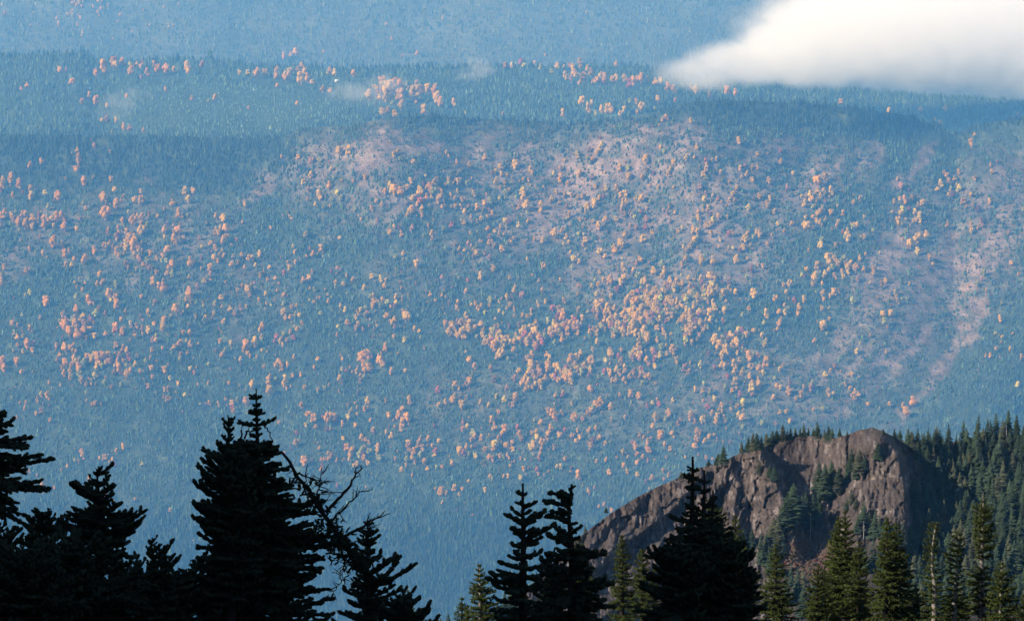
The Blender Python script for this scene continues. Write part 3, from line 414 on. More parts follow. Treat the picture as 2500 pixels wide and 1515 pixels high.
order = np.argsort(-at_h * (1 + 0 * at_h)); order = order[(at_y[order] < 1230) & (at_x[order] > 4) & (at_x[order] < 2496)]
big = order[:298]; rest = np.setdiff1d(np.arange(len(at_x)), big)
VAR = [big_autumn(s) for s in range(6)]
AUT = [[mesh('autumn_tree', V, F) for (V, F) in VAR] for _ in KINDS]
for k, (nm, m_) in enumerate(KINDS):
    for me in AUT[k]: me.materials.append(m_)
def where(x, y):
    col = 'at far left' if x < 170 else 'above the crooked fir' if x < 420 else 'above the tallest fir' if x < 720 else 'left of centre' if x < 1020 else 'above the left spire' if x < 1300 else 'above the right spire' if x < 1500 else 'above the triple spire' if x < 1750 else 'above the butte' if x < 2150 else 'at far right'
    if y < sky_wall(x): return 'on the plateau ' + col
    row = 'just under the ridge' if y < 420 else 'on the upper slope' if y < 530 else 'above mid slope' if y < 640 else 'at mid slope' if y < 740 else 'below mid slope' if y < 840 else 'on the lower slope' if y < 960 else 'near the slope foot'
    return row + ' ' + col
lab_n = {}
for i in big:
    k = 3 if at_r[i] else 0 if at_w[i] > .62 else 1 if at_w[i] > .3 else 2
    size = 'tall' if at_h[i] > 26.5 else 'large' if at_h[i] > 22 else 'smaller'
    o = link('autumn_tree', AUT[k][int(rng.integers(6))], loc=at_pos[i] + np.array([0, 0, -.4]), rotz=rng.uniform(0, 6.28),
             category='tree', group='larger autumn trees across the valley side')
    NAMED.append((o, f'{size} {KINDS[k][0]} tree {where(at_x[i], at_y[i])}', at_x[i]))
    h = float(at_m[i]); w = h * float(rng.uniform(.78, 1.08)); o.scale = (w, w, h)
# the smaller ones, past counting: those read off the photograph and a sprinkle between them
n = 11000; ex = rng.uniform(-150, 2650, n); ey = sky_wall(ex) + 20 + rng.uniform(0, 1, n) * (1330 - sky_wall(ex))
d = np.zeros(n)
for i0 in range(0, len(at_x), 200):
    q = np.exp(-((ex[:, None] - at_x[None, i0:i0 + 200]) ** 2 + (ey[:, None] - at_y[None, i0:i0 + 200]) ** 2) / (2 * 21 ** 2)); d += q.sum(1)
keep = rng.random(n) < np.clip(.012 + .11 * np.maximum(d - .25, 0) ** 1.1, 0, .7); ex, ey = ex[keep], ey[keep]; n = len(ex)
DRIFT = [(1590, 745, 85, 45, 90), (1555, 790, 70, 40, 60), (1700, 722, 80, 26, 46), (1285, 830, 42, 32, 44), (1368, 808, 38, 34, 40), (1214, 838, 34, 30, 34), (1300, 935, 26, 42, 30), (1385, 912, 50, 20, 26), (190, 800, 36, 30, 34), (1122, 812, 46, 18, 24), (1795, 850, 34, 34, 30), (1690, 790, 60, 40, 40), (1480, 770, 50, 40, 36), (1030, 1100, 90, 40, 14), (870, 1115, 80, 30, 12), (1250, 1090, 140, 60, 20), (1560, 900, 120, 60, 50), (250, 890, 90, 30, 24), (110, 545, 70, 22, 18), (330, 600, 60, 50, 26), (1050, 480, 70, 40, 22), (1900, 990, 110, 60, 24), (2050, 650, 50, 18, 16), (1400, 172, 160, 10, 18), (1450, 205, 90, 16, 22), (965, 225, 70, 34, 26), (330, 168, 130, 10, 12), (720, 187, 110, 10, 12)]
dx = np.concatenate([rng.normal(x, .5 * a, c) for x, y, a, b, c in DRIFT]); dyy = np.concatenate([rng.normal(y, .5 * b, c) for x, y, a, b, c in DRIFT])
ex = np.concatenate([ex, dx]); ey = np.concatenate([ey, dyy]); n = len(ex)
ux = rng.uniform(-100, 500, 34); uy = rng.uniform(-10, 110, 34)             # a few on the far mountainside
ux = np.concatenate([ux, rng.uniform(500, 1700, 10), 198 + rng.normal(0, 12, 8), 185 + rng.normal(0, 14, 8), 250 + rng.normal(0, 12, 9)]); uy = np.concatenate([uy, rng.uniform(0, 150, 10), 12 + rng.normal(0, 6, 8), 40 + rng.normal(0, 4, 8), 20 + rng.normal(0, 8, 9)])
X = np.concatenate([at_x[rest], ex, ux]); Yp = np.concatenate([at_y[rest], ey, uy]); Hh = np.concatenate([at_h[rest], np.concatenate([5 + 14 * rng.random(n - len(dx)) ** 1.8, rng.uniform(9, 24, len(dx))]), rng.uniform(6, 12, len(ux))])
red = np.concatenate([at_r[rest], rng.random(n) < .10, np.zeros(len(ux), bool)])
tn, _ = autumn_tints(X, Yp, red, len(X)); tn[len(rest):len(rest) + n] *= np.concatenate([rng.uniform(.5, 1.0, (n - len(dx), 1)), rng.uniform(.75, 1.05, (len(dx), 1))])
Dd = D_any(X, Yp); pos = P(X, Yp, Dd); pos[:, 2] -= .3; Hm = Hh * KPX * Dd * 1.10
LT = [leaf_tree(s, 34, .085) for s in range(8)]; parts = []; kk = rng.integers(0, 8, len(X)); rot = rng.uniform(0, 6.28, len(X)); wid = Hm * rng.uniform(.8, 1.15, len(X))
for j in range(8):
    m = kk == j; V, F, S = LT[j]; parts.append(scatter((V, F, S), pos[m], wid[m], Hm[m], rot[m], tn[m]))
V, F, C = joined(parts)
link('autumn_wood', mesh('autumn_wood', V, F, C), M_leaf_far, kind='stuff', label='hundreds of smaller orange autumn trees across the slopes', category='woodland')
# ------------------------------------------------------------------ rocky butte in the middle distance
sky_cliff = curve([(1100, 1620), (1180, 1545), (1230, 1487), (1290, 1442), (1330, 1392), (1400, 1322), (1425, 1302), (1460, 1275), (1500, 1246), (1560, 1210), (1600, 1190), (1650, 1168), (1700, 1143), (1745, 1132), (1770, 1126), (1790, 1112), (1815, 1105), (1840, 1100), (1860, 1094), (1875, 1085), (1900, 1077), (1940, 1067), (1985, 1063), (2030, 1070), (2065, 1062), (2095, 1050), (2130, 1043), (2155, 1052), (2180, 1064), (2210, 1080), (2240, 1090), (2300, 1086), (2350, 1072), (2400, 1062), (2450, 1056), (2500, 1060), (2700, 1050), (2900, 1075), (3100, 1180)])
# buttresses: axis (px at given py), width of the left and right flank in px, how far it stands out (m), vertical range
BUT = [([(1040, 2150), (1110, 2190), (1165, 2203), (1265, 2212), (1330, 2205)], 200, 22, 14.0, 1060, 1335),
       ([(1095, 1850), (1150, 1880), (1250, 1925), (1330, 1940)], 150, 36, 8.5, 1085, 1330),
       ([(1110, 1768), (1180, 1785), (1260, 1800), (1340, 1800)], 50, 34, 4.0, 1105, 1350),
       ([(1140, 1735), (1250, 1625), (1350, 1490), (1410, 1420)], 95, 26, 4.2, 1135, 1420),
       ([(1170, 1752), (1280, 1700), (1400, 1580), (1510, 1470)], 95, 34, 4.4, 1165, 1560),
       ([(1290, 1775), (1400, 1710), (1520, 1620)], 85, 40, 3.6, 1280, 1560),
       ([(1255, 1500), (1300, 1470), (1330, 1445)], 34, 16, 2.2, 1245, 1340),
       ([(1205, 1575), (1250, 1540), (1290, 1500)], 34, 14, 2.0, 1200, 1300),
       ([(1040, 2150), (1075, 2140), (1110, 2120)], 60, 40, 4.0, 1040, 1105),
       ([(1040, 2060), (1130, 2060), (1200, 2040)], 40, 18, 2.5, 1055, 1190),
       ([(1200, 2120), (1330, 2090)], 70, 30, 3.0, 1190, 1340)]
def blocks(x, y, cw, ch, s, tilt):
    """broken rock: jittered cells, each pushed in or out and tilted its own way"""
    u, v = x / cw, y / ch; iu, iv = np.floor(u).astype(int), np.floor(v).astype(int); best = np.full(u.shape, 9.0); out = np.zeros(u.shape)
    for a in (-1, 0, 1):
        for b in (-1, 0, 1):
            i, j = (iu + a) % 256, (iv + b) % 256; du = u - (iu + a + .1 + .8 * _T[s][i, j]); dv = v - (iv + b + .1 + .8 * _T[s + 1][i, j]); d = du * du + dv * dv
            m = d < best; best = np.where(m, d, best); out = np.where(m, (_T[s + 2][i, j] - .5) * 2 + tilt * (du * (_T[s + 3][i, j] - .5) + dv * (_T[s + 4][i, j] - .5)), out)
    return out
def D_cliff(px, py):
    px = np.asarray(px, float); py = np.asarray(py, float); s = sky_cliff(px)
    D = 690 - .085 * (py - 1050) - 26 * sm(1750, 1180, px) + 11 * sm(2225, 2330, px) * sm(1330, 1180, py)
    D = D - .055 * np.maximum(py - 1290, 0)                              # talus apron and forest at the foot lie flatter
    wx = px + 9 * fbm(px / 40, py / 40, 2, 3)
    for (ax, wl, wr, h, y0, y1) in BUT:
        yy = [a[0] for a in ax]; xx = [a[1] for a in ax]
        u = wx - np.interp(py, yy, xx); p = np.where(u < 0, 1 + u / wl, 1 - u / wr)
        D = D - h * sm(0, 1, np.clip(p, 0, 1)) ** .9 * sm(y0 - 30, y0 + 30, py) * sm(y1 + 60, y1 - 30, py)
    D = D - 1.3 * sm(1163, 1169, py + .10 * (px - 2180)) * np.exp(-((px - 2150) / 75) ** 4) * sm(1300, 1240, py)        # ledge across the outcrop
    D = D - .8 * sm(1212, 1217, py + .12 * (px - 2180)) * np.exp(-((px - 2140) / 90) ** 4) * sm(1330, 1270, py)
    D = D + 2.5 * np.exp(-((px - 1985) / 75) ** 2 - ((py - 1130) / 75) ** 2)     # hollow of the amphitheatre
    rock = rocky(px, py)
    cw = px + 7 * fbm(px / 25, py / 60, 8, 3)
    left = sm(1800, 1700, px); rx = (px + py) / 1.414; ry = (px - py) / 1.414
    bowl = 1 - .75 * np.exp(-((px - 1975) / 95) ** 4 - ((py - 1125) / 62) ** 4)
    D = D + rock * bowl * (1.0 * fbm(px / 40, py / 55, 12, 3) + left * 1.6 * fbm(ry / 30, rx / 90, 34, 3) + .40 * fbm(cw / 8.5, py / 46, 14, 2) + .55 * blocks(cw + .15 * py, py + .3 * px * left, 26, 40, 30, 3.0) + .36 * blocks(cw, py, 9, 17, 40, 2.5) + .18 * fbm(cw / 4, py / 9, 16, 2)) + (1 - rock) * .5 * fbm(px / 18, py / 12, 18, 3)
    return D
def rocky(px, py):
    f = 1 - sm(2215, 2260, px + 10 * fbm(px / 30, py / 30, 20, 2))
    tal = np.exp(-((px - 1985) / 75) ** 2 - ((py - 1365) / 60) ** 2) + .8 * np.exp(-((px - 1930) / 50) ** 2 - ((py - 1400) / 40) ** 2)
    low = sm(1300, 1340, py) * sm(1880, 1960, px)
    return np.clip(f * (1 - .9 * np.clip(tal, 0, 1)) * (1 - .8 * low), .05, 1)
def cliff_tint(px, py):
    r = rocky(px, py)[..., None]; n = fbm(px / 7, py / 16, 22, 3)[..., None]; n2 = fbm(px / 60, py / 45, 24, 3)[..., None]
    rock = np.array([.072, .055, .047]) * (1 + .6 * n + .35 * n2); rock = rock + sm(.30, .55, n) * np.array([.07, .062, .058])
    brown = np.array([.098, .062, .045]) * (1 + .5 * fbm(px / 6, py / 5, 26, 3)[..., None])
    soil = np.array([.035, .030, .022]) * (1 + .4 * n)
    tal = np.clip(np.exp(-((px - 1985) / 85) ** 2 - ((py - 1365) / 60) ** 2) * 1.4, 0, 1)[..., None]
    top = sm(40, 4, py - sky_cliff(px))[..., None] * .5 * sm(.0, .3, fbm(px / 30, py / 12, 28, 2) + .05)[..., None]
    c = rock * r + (soil * (1 - tal) + brown * tal) * (1 - r)
    band = np.exp(-((py + .12 * (px - 1950) - 1190) / 9) ** 2)[..., None] * (px < 2010)[..., None] * (px > 1890)[..., None] * r
    led = np.exp(-((py + .10 * (px - 2180) - 1163) / 3.5) ** 2)[..., None] * np.exp(-((px - 2150) / 55) ** 4)[..., None]
    c = c * (1 - top) + brown * top
    return np.clip(c + .06 * band * sm(-.1, .4, n) + led * np.array([.12, .10, .075]) * sm(-.25, .3, n), .01, .9)
M_rock = mat('basalt_rock', attr=True, rough=.92, noise=[(.9, 6, .8, 1.2), (5.0, 5, .7, 1.3)], bump=(3.5, .8, .25))
layer('rock_butte', np.concatenate([np.arange(1120, 2560, 2.0), np.arange(2560, 3100, 8.0)]), 330, sky_cliff, 1640, D_cliff, cliff_tint, [(2.5, -.75), (9, -3.2), (26, -12), (70, -50), (160, -130)], [(-10, -14), (-40, -40)], M_rock, 'brown basalt butte with steep buttresses', False)

# red and green shrubs on the talus
n = 420; x = np.concatenate([rng.normal(1985, 60, n), rng.uniform(1880, 2060, 160)]); y = np.concatenate([rng.normal(1380, 38, n), rng.uniform(1230, 1440, 160)])
ok = y > sky_cliff(x) + 6; x, y = x[ok], y[ok]; n = len(x); V, F = ICO1; V = V * (1 + rng.uniform(-.35, .35, (len(V), 1)))
k = rng.random((n, 1)); tn = np.where(k < .25, np.array([.12, .03, .025]), np.where(k < .65, np.array([.055, .06, .028]), np.array([.13, .085, .05]))) * np.exp(rng.normal(0, .3, (n, 1)))
s = rng.uniform(.10, .28, n); Vs, Fs, Cs = scatter((V, F, None), P(x, y, D_cliff(x, y) - .15), s, s * .8, rng.uniform(0, 6, n), tn)
link('talus_scrub', mesh('talus_scrub', Vs, Fs, Cs), M_leaf_far, kind='stuff', label='low red and green scrub on the rock and talus of the butte', category='scrub')

# conifers on and around the butte ---------------------------------------------------
def fir_mid(seed, whorls=17, wide=.34, gaps=.08, power=.85):
    """unit-height conifer: whorls of ragged drooping boughs"""
    r = np.random.default_rng(seed); V, F = [], []
    for k in range(whorls):
        f = (k + .5) / whorls; z = .05 + .93 * f ** .92; L = wide * .5 * ((1 - f) ** power * 1.05) * r.uniform(.8, 1.15) + .012
        nb = 8 if f < .7 else 6; a0 = r.uniform(0, 6)
        for b in range(nb):
            if r.random() < gaps: continue
            a = a0 + 6.283 * b / nb + r.uniform(-.25, .25); l = L * r.uniform(.7, 1.25); w = l * .30 + .006; dr = r.uniform(.10, .40) * l - .02 * (1 - f)
            ca, sa = math.cos(a), math.sin(a); i = len(V)
            def q(t, side, dz=0): return (ca * t * l - sa * side * w, sa * t * l + ca * side * w, z - dr * t ** 1.4 + dz)
            V += [q(0, 0, .02), q(.5, 0, .022), q(.42, 1, -.008), q(.42, -1, -.008), q(1, .1, 0), q(.8, .85, -.014), q(.8, -.85, -.014), q(.55, 0, -.02)]
            F += [(i, i + 2, i + 1), (i, i + 1, i + 3), (i + 1, i + 5, i + 4), (i + 1, i + 4, i + 6), (i + 1, i + 2, i + 5), (i + 1, i + 6, i + 3), (i + 2, i + 3, i + 7)]
    i = len(V); V += [(.006, 0, .95), (-.004, .006, .95), (-.004, -.006, .95), (0, 0, 1.02)]; F += [(i, i + 1, i + 3), (i + 1, i + 2, i + 3), (i + 2, i, i + 3)]
    return np.array(V), np.array(F)
def trunk_mid(top=.97, rad=.016):
    s = 5; A = np.linspace(0, 2 * math.pi, s, endpoint=False)
    V = np.concatenate([np.stack([rad * np.cos(A), rad * np.sin(A), np.full(s, -.08)], 1), np.stack([.004 * np.cos(A), .004 * np.sin(A), np.full(s, top)], 1)])
    return V, np.array([[i, (i + 1) % s, s + (i + 1) % s, s + i] for i in range(s)])
M_fir_mid = mat('fir_needles', (.033, .050, .025), rough=.85, noise=[(3.0, 3, .6, 1.4)], var=.35)
M_fir_dry = mat('pale_fir_needles', (.060, .064, .034), rough=.85, noise=[(3.0, 3, .6, 1.4)], var=.3)
M_bark = mat('grey_bark', (.12, .10, .085), rough=.95, noise=[(6, 4, .6, 1.3)])
MIDS = [mesh('crown', *fir_mid(s, 15 + s % 4, (.40, .46, .52, .42, .48, .58)[s % 6], .10, (.8, .9, .75)[s % 3])) for s in range(8)]
for i, me in enumerate(MIDS): me.materials.append(M_fir_dry if i in (2, 6) else M_fir_mid)
TRM = mesh('trunk', *trunk_mid()); TRM.materials.append(M_bark)
def place_mid(x, ybase, h_px, wf, label, group, D=None, v=None):
    D = float(D_cliff(x, ybase)) if D is None else D
    p = P(x, ybase, D); h = h_px * KPX * D / math.cos(PITCH)
    o = link('fir_tree', None, loc=p + np.array([0, 0, -.15]), rotz=rng.uniform(0, 6.28), category='tree', group=group); NAMED.append((o, label, x))
    h = h * float(rng.uniform(.86, 1.14)); wf = wf * float(rng.uniform(.85, 1.2)); o.rotation_euler = (float(rng.normal(0, .035)), float(rng.normal(0, .035)), o.rotation_euler[2])
    o.scale = (h * wf, h * wf, h); v = int(rng.integers(8)) if v is None else v
    link('crown', MIDS[v], parent=o); link('trunk', TRM, parent=o)
    return o
# standing on the skyline and in the gullies: x, foot, top, width factor
SKY_TREES = [(1766, 1130, 1083, 1.7), (1752, 1134, 1100, 1.4), (1811, 1104, 1076, 1.0), (1826, 1100, 1060, 1.1), (1838, 1099, 1055, 1.1), (1848, 1098, 1056, 1.1), (1858, 1096, 1062, 1.1), (1872, 1090, 1058, 1.2), (1884, 1086, 1052, 1.2), (1896, 1080, 1046, 1.2), (1912, 1077, 1031, 1.2), (1921, 1076, 1045, 1.1), (1930, 1072, 1039, 1.2), (1943, 1070, 1037, 1.2), (1953, 1070, 1045, 1.0), (1963, 1070, 1028, 1.2), (1973, 1068, 1040, 1.0), (1986, 1068, 1040, 1.2), (1997, 1070, 1030, 1.2), (2013, 1072, 1045, 1.2), (2023, 1074, 1036, 1.6), (2032, 1074, 1044, 1.1), (2050, 1066, 1043, 1.2), (2068, 1064, 1050, 1.1), (2156, 1056, 1046, 1.6), (2184, 1070, 1041, 1.2), (2196, 1076, 1050, 1.2), (2216, 1090, 1046, 1.2), (2226, 1094, 1048, 1.2), (2240, 1096, 1046, 1.2), (2253, 1098, 1052, 1.2), (2266, 1100, 1046, 1.2), (2280, 1100, 1050, 1.2), (2292, 1098, 1044, 1.2)]
for (x, b, t, w) in SKY_TREES:
    side = 'beside the shadowed left end' if x < 1800 else 'in the close row' if x < 1960 else 'above the bare bowl' if x < 2080 else 'right of the highest knob'
    place_mid(x, b + 2, b - t + 3, w, f'small fir on the butte skyline {side}', 'firs on the skyline of the butte', D=float(D_cliff(x, b + 2)) + 1.0)
GULLY = [(1999, 1205, 1120, .9), (2010, 1214, 1132, .9), (2018, 1202, 1140, .9), (2030, 1185, 1126, .9), (2043, 1200, 1150, 1.), (2050, 1180, 1142, 1.), (2080, 1150, 1090, 1.0), (2098, 1150, 1092, 1.0), (2072, 1170, 1120, 1.), (2092, 1168, 1128, 1.), (2110, 1146, 1112, 1.), (2143, 1120, 1084, 1.5), (2152, 1116, 1090, 1.3), (1853, 1154, 1122, 1.), (1880, 1160, 1132, 1.5), (1890, 1170, 1140, 1.2), (1935, 1255, 1185, 1.5), (1945, 1265, 1200, 1.3), (1926, 1278, 1210, 1.2), (1958, 1262, 1215, 1.1), (1970, 1250, 1198, 1.1), (1985, 1246, 1206, 1.), (1996, 1240, 1200, 1.), (2000, 1262, 1222, 1.1), (1915, 1290, 1232, 1.2), (1976, 1276, 1232, 1.), (2079, 1228, 1192, 1.), (2068, 1246, 1212, 1.), (2090, 1240, 1210, .9), (2108, 1275, 1230, 1.), (2120, 1300, 1250, 1.), (2135, 1310, 1248, 1.), (2150, 1300, 1256, .9), (2165, 1310, 1262, .9), (2095, 1300, 1260, 1.), (2190, 1320, 1268, .9), (2205, 1330, 1275, .9),
         (1886, 1330, 1262, .8), (1900, 1340, 1270, .9), (1870, 1350, 1290, .8), (1893, 1370, 1312, .8), (1910, 1345, 1300, .8), (1860, 1375, 1312, .8), (1880, 1400, 1340, .8), (1905, 1405, 1350, .8), (1930, 1430, 1372, .8), (1945, 1460, 1392, .8), (1920, 1470, 1400, .8), (1962, 1440, 1390, .8), (2040, 1410, 1360, .8), (2075, 1400, 1340, .8), (2110, 1395, 1330, .8), (2130, 1380, 1310, .8), (2150, 1390, 1320, .8), (2175, 1395, 1325, .8), (2200, 1400, 1330, .8), (1985, 1500, 1430, .8), (1955, 1505, 1440, .8), (1480, 1250, 1236, 1.2), (1430, 1300, 1284, 1.2), (1664, 1165, 1150, 1.6), (1730, 1136, 1120, 1.4), (1815, 1320, 1285, 1.1), (1835, 1335, 1290, 1.1), (1250, 1510, 1430, .9), (1232, 1520, 1446, .9), (1270, 1500, 1440, .9), (1215, 1530, 1462, .9), (1095, 1560, 1490, .9), (1075, 1565, 1500, .9)]
for (x, b, t, w) in GULLY:
    if x < 1300: side = 'at the far left end of the butte'
    elif x < 1850: side = 'clinging to the bare left ridge'
    elif b < 1225 and x >= 1995: side = ('high in the gully' if b < 1160 else 'low in the gully') + ' left of the outcrop'
    elif b < 1225: side = 'on the shadowed middle buttress'
    elif b < 1300: side = 'below the bare bowl'
    elif x < 1990: side = 'left of the reddish talus'
    else: side = 'at the foot of the right outcrop'
    place_mid(x, b, (b - t) * 1.1, w * 1.3, f'{"taller" if b - t > 66 else "mid-sized" if b - t > 46 else "little"} dark fir {side}', 'firs on the rocky butte')
# the closed forest right of the outcrop, nearest and largest first
cand = []
r2 = np.random.default_rng(5)
for _ in range(5000):
    x = r2.uniform(2205, 2640); y = r2.uniform(1060, 1500)
    if y < sky_cliff(x) + 3 or (x < 2300 and 1100 < y < 1250 and x < 2272 - abs(y - 1180) * .7) or (x < 2235 and y < 1330): continue
    if all((x - a) ** 2 / 16.2 ** 2 + (y - b) ** 2 / 22.5 ** 2 > 1 for a, b in cand): cand.append((x, y))
cand.sort(key=lambda q: -q[1]); cand = [c for c in cand if c[0] < 2515]

for (x, y) in cand:
    h = .97 * r2.uniform(54, 92) * (1.0 if y > 1150 else .82) + (8 if x > 2380 else 0)
    lean = 'topmost' if y < 1110 else 'high' if y < 1165 else 'fairly high' if y < 1220 else 'midway up' if y < 1280 else 'fairly low' if y < 1340 else 'low' if y < 1410 else 'lowest'
    side = 'beside the shaded outcrop' if x < 2290 else 'close to the outcrop' if x < 2345 else 'in the centre' if x < 2400 else 'toward the right' if x < 2455 else 'at the picture edge'
    size = 'tall' if h > 78 else 'mid-sized' if h > 66 else 'short'
    place_mid(x, y, h, r2.uniform(.85, 1.15), f'{size} dark fir {lean} on the wooded slope {side}', 'firs of the forested slope right of the butte')
# the same forest carrying on beyond the frame, as one mass
n = 300; x = r2.uniform(2522, 3060, n); y = r2.uniform(1060, 1520, n); ok = y > sky_cliff(x) + 4; x, y = x[ok], y[ok]; n = len(x); Dx = D_cliff(x, y); hm_ = r2.uniform(60, 92, n) * KPX * Dx
V, F, C = scatter(cone_tree(8, 8, 77, .3), P(x, y, Dx), hm_ * .42, hm_, r2.uniform(0, 6, n), fir_tints(n, (.033, .050, .025), .3))
link('slope_forest', mesh('slope_forest', V, F, C), M_fir_far, kind='stuff', label='conifer forest running on along the slope past the butte', category='forest')
# dead snags
def tube(pts, rad, s=5):
    pts = np.asarray(pts, float); rad = np.broadcast_to(np.asarray(rad, float), (len(pts),)); n = len(pts)
    d = np.gradient(pts, axis=0); d /= np.linalg.norm(d, axis=1)[:, None] + 1e-9
    ref = np.array([0.31, .93, .2]); u = np.cross(d, ref); u /= np.linalg.norm(u, axis=1)[:, None] + 1e-9; w = np.cross(d, u)
    A = np.linspace(0, 2 * math.pi, s, endpoint=False)
    V = pts[:, None, :] + rad[:, None, None] * (np.cos(A)[None, :, None] * u[:, None, :] + np.sin(A)[None, :, None] * w[:, None, :])
    i = np.arange(n * s).reshape(n, s); j = np.roll(i, -1, 1)
    F = np.concatenate([np.stack([i[:-1], j[:-1], j[1:]], -1).reshape(-1, 3), np.stack([i[:-1], j[1:], i[1:]], -1).reshape(-1, 3)])
    return V.reshape(-1, 3), F
def tubes(lst):
    Vs, Fs, k = [], [], 0
    for V, F in lst: Vs.append(V); Fs.append(F + k); k += len(V)
    return np.concatenate(Vs), np.concatenate(Fs)
M_snag = mat('bleached_wood', (.34, .31, .28), rough=.9, noise=[(5, 4, .7, 1.2)])
for (x, b, t, lab) in [(1978, 1316, 1252, 'grey dead snag with short bare limbs above the reddish talus'), (1919, 1285, 1262, 'short bleached snag beside the firs left of the talus'), (2456, 1080, 1036, 'thin pale snag sticking out of the forest near the right edge'), (2108, 1312, 1270, 'small pale snag at the foot of the right outcrop')]:
    D = float(D_cliff(x, b)) - .6; h = (b - t) * KPX * D; L = [tube([(0, 0, -.2), (.02 * h, 0, h * .5), (0, 0, h)], [.05 * 1.2, .045, .02])]; B = []
    for q in range(11):
        z = h * rng.uniform(.3, .97); a = rng.uniform(0, 6.28); l = rng.uniform(.1, .28) * h * (1.2 - z / h); B.append(tube([(0, 0, z), (l * math.cos(a), l * math.sin(a), z + rng.uniform(-.15, .1) * l)], [.022, .012], 4))
    o = link('dead_snag', None, loc=P(x, b, D), label=lab, category='dead tree', group='dead snags on the butte'); link('trunk', mesh('trunk', *tubes(L)), M_snag, o); link('branches', mesh('branches', *tubes(B)), M_snag, o)
# ------------------------------------------------------------------ firs in front of the camera
def sprig(sides, seed, needles, rings):
    """unit bough tip along +Z: a needle-covered shoot with needles standing off"""
    r = np.random.default_rng(seed); A = np.linspace(0, 2 * math.pi, sides, endpoint=False); V, F = [], []
    for (t, q) in rings:
        for a in A: k = q * r.uniform(.72, 1.2); V.append((k * math.cos(a), k * math.sin(a), t + r.uniform(-.04, .04)))
    for i in range(len(rings) - 1):
        for j in range(sides):
            p, q = i * sides + j, i * sides + (j + 1) % sides; F += [(p, q, q + sides), (p, q + sides, p + sides)]
    i = len(V); V.append((0, 0, rings[-1][0] + .07)); b = (len(rings) - 1) * sides
    F += [(b + j, b + (j + 1) % sides, i) for j in range(sides)]
    for k in range(needles):
        a = r.uniform(0, 6.28); t = r.uniform(.02, .92); l = r.uniform(1.15, 1.65); w = r.uniform(.10, .2); ca, sa = math.cos(a), math.sin(a); i = len(V)
        V += [(.5 * ca - w * sa, .5 * sa + w * ca, t), (.5 * ca + w * sa, .5 * sa - w * ca, t), (l * ca, l * sa, t + r.uniform(.08, .22))]; F.append((i, i + 1, i + 2))
    return np.array(V), np.array(F)
SPR_FAT = [sprig(5, s, 9, [(0, .45), (.12, .95), (.55, 1.0), (.9, .72)]) for s in range(3)]
SPR_THIN = [sprig(3, s + 9, 9, [(0, .35), (.3, .62), (.8, .45)]) for s in range(3)]
def stamp(spr, p, d, L, Rr, seed):
    r = np.random.default_rng(seed); p, d, L, Rr = map(np.asarray, (p, d, L, Rr)); n = len(p)
    d = d / (np.linalg.norm(d, axis=1)[:, None] + 1e-9)
    ref = np.tile(np.array([.13, .21, .97]), (n, 1)); ref[np.abs(d[:, 2]) > .9] = (1, 0, .1)
    u = np.cross(d, ref); u /= np.linalg.norm(u, axis=1)[:, None]; w = np.cross(d, u); a = r.uniform(0, 6.28, n)[:, None]
    u, w = u * np.cos(a) + w * np.sin(a), w * np.cos(a) - u * np.sin(a); Vs, Fs, off = [], [], 0; k = r.integers(0, len(spr), n)
    for j, (V, F) in enumerate(spr):
        m = k == j; c = int(m.sum())
        if not c: continue
        W = p[m][:, None] + d[m][:, None] * (V[None, :, 2:3] * L[m][:, None, None]) + (u[m][:, None] * V[None, :, 0:1] + w[m][:, None] * V[None, :, 1:2]) * Rr[m][:, None, None]
        Vs.append(W.reshape(-1, 3)); Fs.append((F[None] + (np.arange(c) * len(V))[:, None, None]).reshape(-1, 3) + off); off += c * len(V)
    return np.concatenate(Vs), np.concatenate(Fs)
M_shade = mat('shade_tinted_fir_needles', (.022, .030, .018), rough=.9, spec=.05, noise=[(6, 3, .8, 1.2)])  # needles of the shaded firs, shade put into the base colour
M_lit = mat('sun_tinted_fir_needles', (.033, .043, .009), rough=.75, spec=.12, noise=[(5, 3, .4, 1.7)])  # same needles for sunlit firs, yellow sun highlights put into colour and noise
M_wood_dark = mat('dark_bark', (.025, .02, .017), rough=.95, spec=.05, noise=[(9, 4, .7, 1.3)])
M_wood_pale = mat('silver_fir_bark', (.22, .19, .155), rough=.9, noise=[(7, 5, .55, 1.25)])

